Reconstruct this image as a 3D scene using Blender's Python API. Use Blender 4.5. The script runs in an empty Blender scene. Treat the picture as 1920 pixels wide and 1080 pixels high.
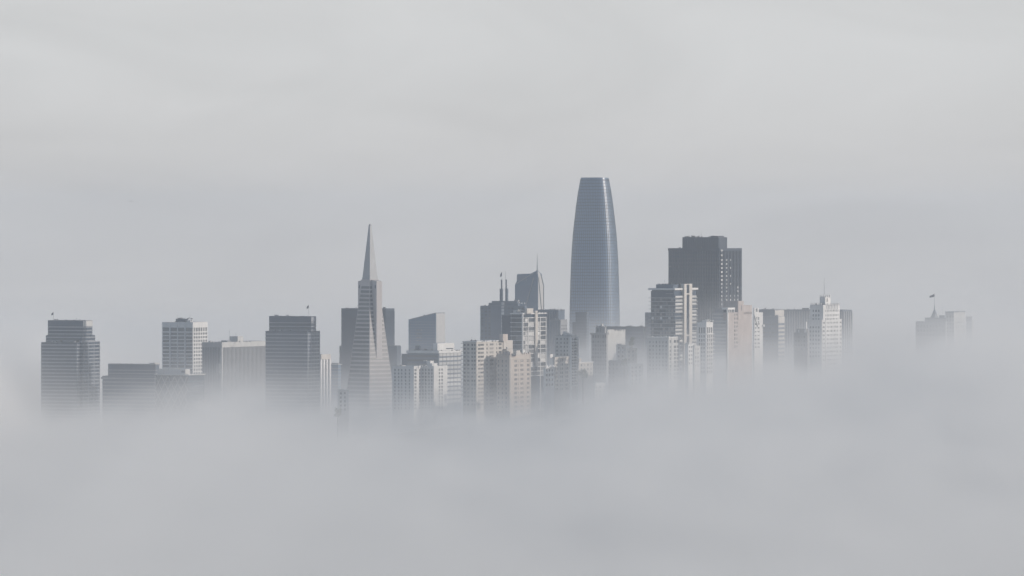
import bpy, bmesh, math, random
from mathutils import Vector, Matrix

random.seed(7)
SC = bpy.context.scene
COL = SC.collection
F_PX = 11360.0            # focal length in photo pixels (1920 wide)
CAM_H = 256.0             # camera height above the water
HOR = 440.0               # photo row of the horizon
GRID = 25.0               # street grid turned away from the view axis (degrees)

# ------------------------------------------------------------------ materials
def _principled(name):
    m = bpy.data.materials.new(name)
    m.use_nodes = True
    nt = m.node_tree
    return m, nt, nt.nodes['Principled BSDF']

def wall_mat(name, col, rough=0.8, var=0.22, spec=0.3):
    """painted / stone wall: large soft stains and vertical weather streaks"""
    m, nt, b = _principled(name)
    N = nt.nodes; L = nt.links
    tc = N.new('ShaderNodeTexCoord')
    n1 = N.new('ShaderNodeTexNoise'); n1.inputs['Scale'].default_value = 0.09; n1.inputs['Detail'].default_value = 4
    mp = N.new('ShaderNodeMapping'); mp.inputs['Scale'].default_value = (1.0, 1.0, 0.06)
    n2 = N.new('ShaderNodeTexNoise'); n2.inputs['Scale'].default_value = 0.55; n2.inputs['Detail'].default_value = 3
    L.new(tc.outputs['Object'], n1.inputs['Vector']); L.new(tc.outputs['Object'], mp.inputs['Vector']); L.new(mp.outputs['Vector'], n2.inputs['Vector'])
    ad = N.new('ShaderNodeMath'); ad.operation = 'ADD'
    L.new(n1.outputs['Fac'], ad.inputs[0]); L.new(n2.outputs['Fac'], ad.inputs[1])
    mr = N.new('ShaderNodeMapRange'); mr.inputs['From Min'].default_value = 0.6; mr.inputs['From Max'].default_value = 1.4
    mr.inputs['To Min'].default_value = 1.0 - var; mr.inputs['To Max'].default_value = 1.0 + var * 0.6
    L.new(ad.outputs[0], mr.inputs['Value'])
    mx = N.new('ShaderNodeVectorMath'); mx.operation = 'SCALE'; mx.inputs[0].default_value = col
    L.new(mr.outputs['Result'], mx.inputs['Scale']); L.new(mx.outputs['Vector'], b.inputs['Base Color'])
    b.inputs['Roughness'].default_value = rough
    b.inputs['Specular IOR Level'].default_value = spec
    return m

def glass_mat(name, col, col2, rough=0.2, spec=0.5, stripe=0.0, metal=0.0):
    """dark glazing; every pane object gets its own tone between col and col2 (blinds, curtains)"""
    m, nt, b = _principled(name)
    N = nt.nodes; L = nt.links
    oi = N.new('ShaderNodeObjectInfo')
    tc = N.new('ShaderNodeTexCoord')
    nz = N.new('ShaderNodeTexNoise'); nz.inputs['Scale'].default_value = 0.22; nz.inputs['Detail'].default_value = 2  # patches; on curtain glass they paint uneven reflections into the colour
    L.new(tc.outputs['Object'], nz.inputs['Vector'])
    pw = N.new('ShaderNodeMath'); pw.operation = 'POWER'; pw.inputs[1].default_value = 2.2
    L.new(oi.outputs['Random'], pw.inputs[0])
    ml = N.new('ShaderNodeMath'); ml.operation = 'MULTIPLY_ADD'
    L.new(nz.outputs['Fac'], ml.inputs[0]); ml.inputs[1].default_value = 0.5; L.new(pw.outputs[0], ml.inputs[2])
    cl = N.new('ShaderNodeMath'); cl.operation = 'SUBTRACT'; cl.use_clamp = True; cl.inputs[1].default_value = 0.2
    L.new(ml.outputs[0], cl.inputs[0])
    mx = N.new('ShaderNodeMix'); mx.data_type = 'RGBA'
    mx.inputs['A'].default_value = (*col, 1); mx.inputs['B'].default_value = (*col2, 1)
    L.new(cl.outputs[0], mx.inputs['Factor'])
    out = mx.outputs['Result']
    if stripe:
        sp = N.new('ShaderNodeSeparateXYZ'); L.new(tc.outputs['Object'], sp.inputs[0])
        a = N.new('ShaderNodeMath'); a.operation = 'ADD'; L.new(sp.outputs[0], a.inputs[0]); L.new(sp.outputs[1], a.inputs[1])
        d = N.new('ShaderNodeMath'); d.operation = 'DIVIDE'; d.inputs[1].default_value = stripe; L.new(a.outputs[0], d.inputs[0])
        fr = N.new('ShaderNodeMath'); fr.operation = 'FRACT'; L.new(d.outputs[0], fr.inputs[0])
        gt = N.new('ShaderNodeMath'); gt.operation = 'LESS_THAN'; gt.inputs[1].default_value = 0.3; L.new(fr.outputs[0], gt.inputs[0])
        m2 = N.new('ShaderNodeMix'); m2.data_type = 'RGBA'; m2.inputs['B'].default_value = (0.19, 0.18, 0.18, 1)
        L.new(gt.outputs[0], m2.inputs['Factor']); L.new(out, m2.inputs['A']); out = m2.outputs['Result']
    L.new(out, b.inputs['Base Color'])
    b.inputs['Roughness'].default_value = rough
    b.inputs['Specular IOR Level'].default_value = spec
    b.inputs['Metallic'].default_value = metal
    return m

M = dict(
    white=wall_mat('white_paint', (0.68, 0.665, 0.645)),
    cream=wall_mat('cream_stucco', (0.55, 0.51, 0.465)),
    tan=wall_mat('tan_brick', (0.51, 0.445, 0.395)),
    pink=wall_mat('pink_stone', (0.44, 0.385, 0.36)),
    quartz=wall_mat('white_quartz', (0.47, 0.435, 0.42), var=0.14),
    pale=wall_mat('pale_concrete', (0.50, 0.49, 0.47)),
    grey=wall_mat('grey_concrete', (0.27, 0.27, 0.275)),
    mid=wall_mat('mid_grey_stone', (0.10, 0.13, 0.172)),
    granite=wall_mat('dark_granite', (0.028, 0.040, 0.064), rough=0.5, spec=0.5),
    bronze=wall_mat('dark_bronze', (0.019, 0.032, 0.052), rough=0.45, spec=0.5),
    spandrel=wall_mat('precast_spandrel', (0.28, 0.29, 0.31)),
    darkband=wall_mat('grey_metal_band', (0.055, 0.076, 0.112), rough=0.5),
    roof=wall_mat('roof_gravel', (0.20, 0.20, 0.205), rough=0.95),
    metal=wall_mat('galvanised_metal', (0.35, 0.355, 0.36), rough=0.45),
    darkmetal=wall_mat('dark_metal', (0.06, 0.062, 0.066), rough=0.5),
    flag=wall_mat('flag_cloth', (0.09, 0.085, 0.11), rough=0.9),
    glass=glass_mat('window_glass', (0.035, 0.042, 0.052), (0.20, 0.20, 0.20), rough=0.15),
    pane=glass_mat('window_pane_curtained', (0.05, 0.055, 0.062), (0.34, 0.32, 0.30), rough=0.2),
    bright=glass_mat('window_pane_blind_and_glint', (0.42, 0.41, 0.40), (0.72, 0.70, 0.67), rough=0.35),  # pale blinds; also glints and reflections painted as pale colour
    dark=glass_mat('dark_curtain_glass', (0.014, 0.027, 0.048), (0.04, 0.062, 0.098), rough=0.2),
    blue=glass_mat('blue_curtain_glass', (0.045, 0.10, 0.17), (0.08, 0.15, 0.235), rough=0.24, spec=0.7),
    tower=glass_mat('tower_curtain_glass', (0.10, 0.17, 0.265), (0.17, 0.245, 0.35), rough=0.37, spec=1.0),
    striped=glass_mat('striped_window_glass', (0.03, 0.03, 0.034), (0.05, 0.05, 0.055), rough=0.3, stripe=1.7),
    bark=wall_mat('bark', (0.09, 0.07, 0.055), rough=0.95),
    leaf=wall_mat('leaf', (0.045, 0.065, 0.035), rough=0.8, var=0.5),
    feather=wall_mat('grey_feather', (0.16, 0.16, 0.17), rough=0.9),
)

# ------------------------------------------------------------------ mesh helpers
def mesh_obj(name, verts, faces, mat, parent=None, smooth=False):
    me = bpy.data.meshes.new(name)
    me.from_pydata([tuple(v) for v in verts], [], faces)
    me.update()
    if smooth:
        for p in me.polygons: p.use_smooth = True
    me.materials.append(mat)
    o = bpy.data.objects.new(name, me)
    COL.objects.link(o)
    o.parent = parent
    return o

BOXF = [(0, 3, 2, 1), (4, 5, 6, 7), (0, 1, 5, 4), (1, 2, 6, 5), (2, 3, 7, 6), (3, 0, 4, 7)]
def box_vf(x0, x1, y0, y1, z0, z1):
    return [(x0, y0, z0), (x1, y0, z0), (x1, y1, z0), (x0, y1, z0), (x0, y0, z1), (x1, y0, z1), (x1, y1, z1), (x0, y1, z1)], BOXF

_cache = {}
def box(name, mat, x0, x1, y0, y1, z0, z1, parent=None):
    """a box whose origin is its own lower corner, so equal boxes share mesh data"""
    key = (name, mat.name, round(x1 - x0, 3), round(y1 - y0, 3), round(z1 - z0, 3))
    if key in _cache:
        o = bpy.data.objects.new(name, _cache[key]); COL.objects.link(o); o.parent = parent
    else:
        v, f = box_vf(0, x1 - x0, 0, y1 - y0, 0, z1 - z0)
        o = mesh_obj(name, v, f, mat, parent)
        _cache[key] = o.data
    o.location = (x0, y0, z0)
    return o

def boxes_one(name, mat, lst, parent):
    V, Fc = [], []
    for b in lst:
        v, f = box_vf(*b); k = len(V); V += v; Fc += [tuple(i + k for i in q) for q in f]
    return mesh_obj(name, V, Fc, mat, parent)

def many(name, mat, lst, parent, most=100):
    """one part per box up to `most`, nearest the visible top first; the remainder as one stuff part"""
    lst = sorted(lst, key=lambda b: -b[5])
    for b in lst[:most]: box(name, mat, *b, parent)
    if len(lst) > most:
        o = boxes_one(name, mat, lst[most:], parent); o['kind'] = 'stuff'

def tube(name, mat, x, y, z0, z1, r0, r1, parent, n=8):
    V, Fc = [], []
    for z, r in ((z0, r0), (z1, r1)):
        for i in range(n):
            a = 2 * math.pi * i / n; V.append((x + r * math.cos(a), y + r * math.sin(a), z))
    for i in range(n): Fc.append((i, (i + 1) % n, n + (i + 1) % n, n + i))
    Fc += [tuple(range(n - 1, -1, -1)), tuple(range(n, 2 * n))]
    return mesh_obj(name, V, Fc, mat, parent)

def beam(name, mat, p, q, w, parent):
    """square bar from p to q"""
    p, q = Vector(p), Vector(q); d = (q - p).normalized()
    u = d.cross(Vector((0, 0, 1)) if abs(d.z) < 0.9 else Vector((1, 0, 0))).normalized(); v = d.cross(u)
    V = [c + (u * a + v * b) * w / 2 for c in (p, q) for a, b in ((-1, -1), (1, -1), (1, 1), (-1, 1))]
    return mesh_obj(name, V, BOXF, mat, parent)

# ------------------------------------------------------------------ terrain
def ground_z(x, y):
    z = 3.0
    z += 92 * math.exp(-((x - 210) / 330) ** 2 - ((y - 6300) / 420) ** 2)     # the hill the apartment blocks stand on
    z += 22 * math.exp(-((x + 180) / 150) ** 2 - ((y - 6150) / 190) ** 2)
    if y < 5450: z -= 12 * min(1, (5450 - y) / 200)                            # bed of the bay
    z += 263 * math.exp(-(x / 520) ** 2 - ((y + 170) / 330) ** 2) * 1.26       # headland under the camera
    return z

def W(px, py, D):
    return Vector(((px - 960) * D / F_PX, D, CAM_H - (py - HOR) * D / F_PX))

# ------------------------------------------------------------------ buildings
class Bld:
    """Local frame: the near corner of the building is the origin; the shaded front runs towards -x at y=0,
    the sunlit flank runs towards +y at x=0."""
    def __init__(s, name, label, cat, D, xl, xc, xr, group=None, ang=GRID):
        s.D, s.xl, s.xc, s.xr = D, xl, xc, xr
        s.s = D / F_PX
        s.c, s.n = math.cos(math.radians(ang)), math.sin(math.radians(ang))
        p = W(xc, HOR, D)
        s.base = ground_z(p.x, D) - 2.0
        s.root = bpy.data.objects.new(name, None); COL.objects.link(s.root)
        s.root.location = (p.x, D, s.base); s.root.rotation_euler = (0, 0, -math.radians(ang))
        s.root['label'] = label; s.root['category'] = cat
        if group: s.root['group'] = group
        s.w = (xc - xl) * s.s / s.c; s.d = (xr - xc) * s.s / s.n
    def z(s, py): return CAM_H - (py - HOR) * s.s - s.base
    def h(s, dpx): return dpx * s.s
    def fx(s, px, y=0.0): return ((px - s.xc) * s.s - y * s.n) / s.c      # photo column -> x on a front-facing wall at y
    def ry(s, px, x=0.0): return ((px - s.xc) * s.s - x * s.c) / s.n      # photo column -> y on a flank wall at x
    def tier(s, pl, pr, ytop, ybot=None, mat='dark', xR=0.0, yF=0.0, name='wall', parent=None, roof=True):
        xL, yB = s.fx(pl, yF), s.ry(pr, xR)
        z0 = 0.0 if ybot is None else s.z(ybot)
        t = (xL, xR, yF, yB, z0, s.z(ytop))
        o = box(name, M[mat], *t, parent or s.root)
        if roof: s.roofing(t)
        return t
    def roofing(s, t, mat='roof', par=None):
        """gravel roof with a parapet upstand"""
        xL, xR, yF, yB, z0, z1 = t
        w = 0.45
        if xR - xL < 3 or yB - yF < 3: return
        box('roof', M[mat], xL + w, xR - w, yF + w, yB - w, z1, z1 + 0.25, s.root)
        if xR - xL > 14 and yB - yF > 12:
            for i in range(random.randint(4, 7)):          # cabinets, ducts and tanks
                a = random.uniform(0.7, 2.6); x = random.uniform(xL + 1, xR - 4); y = random.uniform(yF + 2, min(yB - 4, yF + 8))
                box('rooftop_unit', M[random.choice(('grey', 'metal', 'darkmetal', 'pale'))], x, x + a, y, y + a * random.uniform(0.7, 1.4), z1 + 0.25, z1 + random.uniform(1.0, 2.6), s.root)
    def parapet(s, t, mat, h=1.2, p=0.15):
        xL, xR, yF, yB, z0, z1 = t; w = 0.5
        L = [(xL - p, xR + p, yF - p, yF + w, z1, z1 + h), (xL - p, xR + p, yB - w, yB + p, z1, z1 + h),
             (xL - p, xL + w, yF + w, yB - w, z1, z1 + h), (xR - w, xR + p, yF + w, yB - w, z1, z1 + h)]
        boxes_one('parapet', M[mat], L, s.root)
    def bands(s, t, py0, pitch, hpx, mat='spandrel', proud=0.18, name='spandrel', py1=790, parent=None):
        """a pale band round the tier at every storey"""
        xL, xR, yF, yB, z0, z1 = t
        L = []; py = py0
        while py < py1:
            za, zb = s.z(py + hpx), s.z(py)
            if za > z0 + 0.2 and zb <= z1 + 0.01: L.append((xL - proud, xR + proud, yF - proud, yB + proud, za, zb))
            py += pitch
        many(name, M[mat], L, s.root)
    def front(s, cols, rows, mat='glass', y=0.0, out=0.08, name='window', collect=None):
        """panes on a shaded front: cols = [(px0, px1)], rows = [(py0, py1)]"""
        L = [(s.fx(a, y), s.fx(b, y), y - out, y + 0.3, s.z(r1), s.z(r0)) for r0, r1 in rows for a, b in cols if s.z(r1) > 1]
        if collect is not None: collect += L
        else: many(name, M[mat], L, s.root)
    def flank(s, cols, rows, mat='glass', x=0.0, out=0.08, name='window', collect=None):
        L = [(x - 0.3, x + out, s.ry(a, x), s.ry(b, x), s.z(r1), s.z(r0)) for r0, r1 in rows for a, b in cols if s.z(r1) > 1]
        if collect is not None: collect += L
        else: many(name, M[mat], L, s.root)
    def wins(s, L, mat='glass', name='window'): many(name, M[mat], L, s.root)
    def ribs_front(s, t, a, b, n, wpx, mat, py0, py1, proud=0.5, name='rib'):
        xs = [a + (b - a) * i / (n - 1) for i in range(n)] if n > 1 else [a]
        y = t[2]
        many(name, M[mat], [(s.fx(q - wpx / 2, y), s.fx(q + wpx / 2, y), y - proud, y + 0.3, max(t[4], s.z(py1)), s.z(py0)) for q in xs], s.root)
    def ribs_flank(s, t, a, b, n, wpx, mat, py0, py1, proud=0.5, name='rib'):
        xs = [a + (b - a) * i / (n - 1) for i in range(n)] if n > 1 else [a]
        x = t[1]
        many(name, M[mat], [(x - 0.3, x + proud, s.ry(q - wpx / 2, x), s.ry(q + wpx / 2, x), max(t[4], s.z(py1)), s.z(py0)) for q in xs], s.root)
    def roofbox(s, pl, pc, pr, ytop, ybot, mat, back=6.0, name='penthouse'):
        """plant room or penthouse standing on the roof, its front `back` metres behind the main front"""
        y = back; x1 = s.fx(pc, y); x0 = s.fx(pl, y)
        y1 = ((pr - s.xc) * s.s - x1 * s.c) / s.n
        if y1 < y + 1.5: y1 = y + 1.5
        t = (x0, x1, y, y1, s.z(ybot), s.z(ytop))
        o = box(name, M[mat], *t, s.root)
        return t
    def mast(s, px, ytop, ybot, r=0.25, name='antenna', back=5.0, mat='metal'):
        x = s.fx(px, back)
        return tube(name, M[mat], x, back, s.z(ybot), s.z(ytop), r, r * 0.5, s.root, 6)
    def clutter(s, px0, px1, py, n, hpx=2.5, back=4.0, mat='metal', name='rooftop_unit'):
        """small vents, ducts and cabinets along a roof"""
        for i in range(n):
            px = px0 + (px1 - px0) * (i + random.random() * 0.8) / n
            y = back + random.uniform(0, 4); x = s.fx(px, y); w = random.uniform(0.6, 2.0); hh = s.h(hpx) * random.uniform(0.35, 1.0)
            box(name, M[mat], x, x + w, y, y + w * 1.2, s.z(py) - 0.3, s.z(py) + hh, s.root)
    def flag(s, px, ytop, ybot, wpx, hpx, back=6.0, dirn=-1):
        x = s.fx(px, back)
        pole = tube('flagpole', M['metal'], x, back, s.z(ybot), s.z(ytop), 0.22, 0.12, s.root, 6)
        w, h_ = s.h(wpx), s.h(hpx); zt = s.z(ytop) - 0.4
        V, Fc = [], []
        n = 7
        for k in (0, 1):
            for i in range(n):
                u = i / (n - 1); yy = back + 0.5 * math.sin(u * 7) * u + k * 0.08
                V.append((x + dirn * u * w, yy, zt - u * h_ * 0.75)); V.append((x + dirn * u * w, yy, zt - h_ - u * h_ * 0.35 + 0.0))
        for i in range(n - 1):
            a = 2 * i; Fc.append((a, a + 1, a + 3, a + 2)); b = a + 2 * n; Fc.append((b, b + 2, b + 3, b + 1))
            Fc.append((a, a + 2, b + 2, b)); Fc.append((a + 1, b + 1, b + 3, a + 3))
        Fc.append((0, 2 * n, 2 * n + 1, 1)); e = 2 * n - 2; Fc.append((e, e + 1, e + 1 + 2 * n, e + 2 * n))
        mesh_obj('flag', V, Fc, M['flag'], pole)

def rows(py0, pitch, h, n): return [(py0 + i * pitch, py0 + i * pitch + h) for i in range(n)]
def cols(px0, pitch, w, n): return [(px0 + i * pitch, px0 + i * pitch + w) for i in range(n)]

# ---- faint ribbed tower at the edge of the picture
b = Bld('office_tower', 'pale ribbed tower almost lost in fog beside the dark stepped flag tower', 'tower', 7500, -40, 52, 75)
t = b.tier(-40, 75, 690, mat='pale'); b.parapet(t, 'pale')
b.ribs_front(t, -36, 50, 13, 1.6, 'white', 693, 800, 0.9); b.ribs_flank(t, 54, 74, 6, 1.4, 'white', 693, 800, 0.9)

# ---- stepped dark office tower with flag
b = Bld('office_tower', 'dark stepped office tower with white-banded sunlit flank, beside the low grey slab', 'tower', 7000, 74.4, 143.5, 182)
e1 = 7 * b.s / b.n; e2 = 4.5 * b.s / b.c
t = b.tier(74.4, 178, 642.4, mat='dark'); b.bands(t, 646, 6.6, 2.3, 'spandrel')
t2 = b.tier(146, 182, 642.4, mat='dark', xR=e2, yF=e1); b.bands(t2, 646, 6.6, 2.3, 'spandrel', proud=0.16); b.parapet(t2, 'spandrel')
b.ribs_flank(t2, 163, 182, 3, 0.7, 'spandrel', 643, 790, 0.3, name='mullion')
tb = b.tier(82.5, 174, 629.5, 642.4, 'dark', xR=e2 - 2, yF=e1); b.bands(tb, 632, 6.6, 2.3, 'spandrel', py1=641)
tc = b.tier(86.4, 169.9, 602.2, 629.5, 'dark', xR=e2 - 0.5, yF=e1 + 0.6); b.bands(tc, 612.5, 6.6, 2.0, 'spandrel', py1=629)
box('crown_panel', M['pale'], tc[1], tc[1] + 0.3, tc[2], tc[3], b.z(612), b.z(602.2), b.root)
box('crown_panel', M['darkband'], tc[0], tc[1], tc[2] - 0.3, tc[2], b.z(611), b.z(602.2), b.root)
b.parapet(tc, 'grey', 0.8); b.clutter(118, 138, 602, 6, 2.0, back=e1 + 8, mat='darkmetal'); b.mast(141, 596, 602, back=e1 + 8); b.flag(96, 585, 602, 5, 5, back=e1 + 8)

# ---- low grey slab
b = Bld('office_block', 'low grey flat-topped slab between the stepped flag tower and cross-braced block', 'building', 6950, 188.8, 290, 298)
t = b.tier(188.8, 298, 706, mat='darkband'); b.bands(t, 709, 7, 2.4, 'grey')
tt = b.tier(199.4, 297.5, 684.4, 706, 'darkband', yF=3, xR=-0.5); b.bands(tt, 694, 6, 1.6, 'grey', py1=705)
b.parapet(tt, 'grey', 1.0); b.clutter(225, 262, 684, 7, 1.8, mat='grey'); b.roofbox(279, 289, 297, 681, 684.4, 'pale', 8)
for q in (280, 284, 288): b.mast(q, 680 - random.random() * 3, 686, 0.3, 'vent_pipe')
box('sky_bridge', M['darkband'], -b.w - 6, -b.w, 8, 12, b.z(712), b.z(708), b.root)

# ---- cross-braced dark block
b = Bld('office_block', 'dark low block with crossed steel braces and a pale roof storey', 'building', 6850, 289.6, 352, 380)
t = b.tier(289.6, 380, 704, mat='dark'); b.bands(t, 715, 9, 1.2, 'darkband', 0.1)
box('roof_slab', M['pale'], t[0] - 1, t[1] + 1, t[2] - 1, t[3] + 1, b.z(704), b.z(702.2), b.root)
rb = b.roofbox(293, 347, 355, 692.5, 702.2, 'pale', 3, 'roof_storey')
box('doorway', M['dark'], rb[1] - 5, rb[1] - 0.6, rb[2] - 0.1, rb[2] + 0.2, b.z(700), b.z(695), b.root)
zz = [b.z(706), b.z(731), b.z(756), b.z(781)]
for k in range(3):
    for i in range(5):
        xa, xb = t[0] + b.w * i / 5, t[0] + b.w * (i + 1) / 5
        beam('brace', M['grey'], (xa, -0.5, zz[k]), (xb, -0.5, zz[k + 1]), 0.9, b.root)
        beam('brace', M['grey'], (xb, -0.9, zz[k]), (xa, -0.9, zz[k + 1]), 0.9, b.root)
b.clutter(300, 340, 692.3, 5, 1.6, mat='pale')

# ---- white gridded tower
b = Bld('office_tower', 'white concrete tower with four wide window columns and a crowded rooftop plant room', 'tower', 7300, 302.3, 361.4, 386.3)
t = b.tier(302.3, 386.3, 605.6, mat='white')
rw = [(614.5, 621.5)] + rows(624, 6.75, 4.9, 22)
L = []
b.front([(303.8, 316), (318.9, 330.9), (333.2, 345), (348, 360.6)], rw, collect=L); Lr = []
b.flank(cols(363, 3.95, 2.5, 6), [(614.5, 621.5)] + rows(624, 6.75, 4.0, 16), collect=Lr)
b.wins(L); b.wins(Lr); b.parapet(t, 'white', 1.0)
b.ribs_front(t, 317.4, 346.5, 3, 1.0, 'white', 607, 790, 0.5, 'pier')
p1 = b.roofbox(328, 346, 351, 598, 605.6, 'darkband', 6, 'plant_room'); b.roofbox(349, 356, 360, 601, 605.6, 'white', 7, 'plant_room')
b.clutter(330, 357, 598.5, 8, 3.2, 8, 'grey'); b.clutter(348, 360, 602, 4, 3, 9, 'white')
for q, yy in ((331, 589), (344, 595), (355.5, 588)): b.mast(q, yy, 600, 0.22)

# ---- ribbed bank with blank top band
b = Bld('office_block', 'long grey block with closely ribbed sunlit flank and a blank pale top band', 'building', 7150, 378.5, 415.4, 498)
t = b.tier(378.5, 498, 642.4, mat='darkband')
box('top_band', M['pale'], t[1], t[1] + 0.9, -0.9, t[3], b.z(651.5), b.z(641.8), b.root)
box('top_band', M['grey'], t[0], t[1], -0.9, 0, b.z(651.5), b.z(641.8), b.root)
b.ribs_flank(t, 416.2, 496, 36, 1.25, 'grey', 651.5, 790, 0.8); b.ribs_front(t, 379, 414, 12, 0.8, 'mid', 651.5, 790, 0.6)
box('corner_pier', M['pale'], -1.0, 0.9, -0.9, 1.2, 0, b.z(651.5), b.root)
b.roofbox(428, 443, 452.5, 631.5, 642, 'pale', 40); b.roofbox(413, 425, 430, 639, 642, 'grey', 20)
b.clutter(414, 470, 641.5, 9, 1.8, 30); b.mast(427.2, 620, 640, 0.3, back=40); b.mast(439.5, 624, 632, 0.3, back=42)
b.roofbox(404, 412, 413, 682, 700, 'grey', -3, 'wall_panel')

# ---- dark tower beside pyramid with flag on roof corner
b = Bld('office_tower', 'dark banded tower with flag at its roof corner, beside the ribbed grey block', 'tower', 6980, 496.3, 576.4, 598.2)
t = b.tier(496.3, 598.2, 622, mat='dark'); b.bands(t, 626, 6.9, 2.1, 'spandrel')
b.ribs_flank(t, 577.5, 598, 5, 0.5, 'spandrel', 623, 790, 0.25, 'mullion')
e = 4.5
tt = b.tier(503, 591.7, 594.5, 622, 'dark', xR=b.fx(583, e), yF=e); b.bands(tt, 604.5, 6.9, 2.0, 'spandrel', py1=621)
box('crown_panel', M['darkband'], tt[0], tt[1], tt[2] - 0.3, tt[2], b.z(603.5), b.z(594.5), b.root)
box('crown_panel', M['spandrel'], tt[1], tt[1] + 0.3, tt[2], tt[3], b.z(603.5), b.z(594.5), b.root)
b.parapet(tt, 'darkband', 0.8); b.parapet(t, 'darkband', 0.6); b.clutter(513, 575, 594.5, 10, 1.8, 12, 'darkmetal'); b.flag(578.5, 571, 594, 4.5, 6, 7)

# ---- building with tall arched fins
b = Bld('office_block', 'slender pale block with tall white fins, beside the dark banded tower', 'building', 7130, 596, 600, 617)
t = b.tier(596, 617, 665, mat='mid')
box('attic_wall', M['cream'], 0, 1.6, 0, t[3], b.z(674), b.z(664.6), b.root)
for q in (600.6, 605.6, 610.8, 616.2):
    y0, y1 = b.ry(q - 0.7), b.ry(q + 0.7)
    z0, z1 = 0, b.z(674)
    V = [(0, y0, z0), (1.5, y0, z0), (1.5, y0, z1 - 3), (1.5, y0 - 1.2, z1), (0, y0 - 1.2, z1),
         (0, y1, z0), (1.5, y1, z0), (1.5, y1, z1 - 3), (1.5, y1 + 1.2, z1), (0, y1 + 1.2, z1)]
    mesh_obj('fin', V, [(0, 1, 2, 3, 4), (9, 8, 7, 6, 5), (0, 5, 6, 1), (1, 6, 7, 2), (2, 7, 8, 3), (3, 8, 9, 4), (4, 9, 5, 0)], M['white'], b.root)
b.clutter(598, 602, 665, 2, 2)

b = Bld('office_block', 'low blue glass block tucked between the white fins and dark slab', 'building', 7350, 617, 634, 639)
t = b.tier(617, 639, 684, mat='blue'); b.bands(t, 690, 6.4, 1.4, 'grey')
box('roof_slab', M['pale'], t[0] - 1, t[1] + 1, -1, t[3] + 1, b.z(684), b.z(682.6), b.root)
b.roofbox(621, 633, 636, 681, 682.7, 'grey', 6)

# ---- dark slab behind pyramid
b = Bld('office_tower', 'dark bronze slab tower standing behind the pyramid', 'tower', 7450, 638.8, 723, 739)
t = b.tier(638.8, 739, 579.6, mat='bronze'); b.parapet(t, 'darkband', 0.7)
b.ribs_front(t, 641, 722, 40, 0.75, 'darkband', 584, 790, 0.35); b.ribs_flank(t, 725, 738.5, 8, 0.6, 'darkband', 584, 790, 0.35)
b.tier(635, 740, 649.5, mat='bronze', xR=-3, yF=5); s2 = b.tier(700, 751.2, 648.3, mat='darkband', xR=b.fx(744, 4), yF=4)
b.ribs_flank(s2, 745, 751, 4, 0.6, 'mid', 650, 790, 0.3); b.mast(669, 572, 580, 0.3); b.clutter(664, 676, 580, 3, 2, 6, 'darkmetal')

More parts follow.
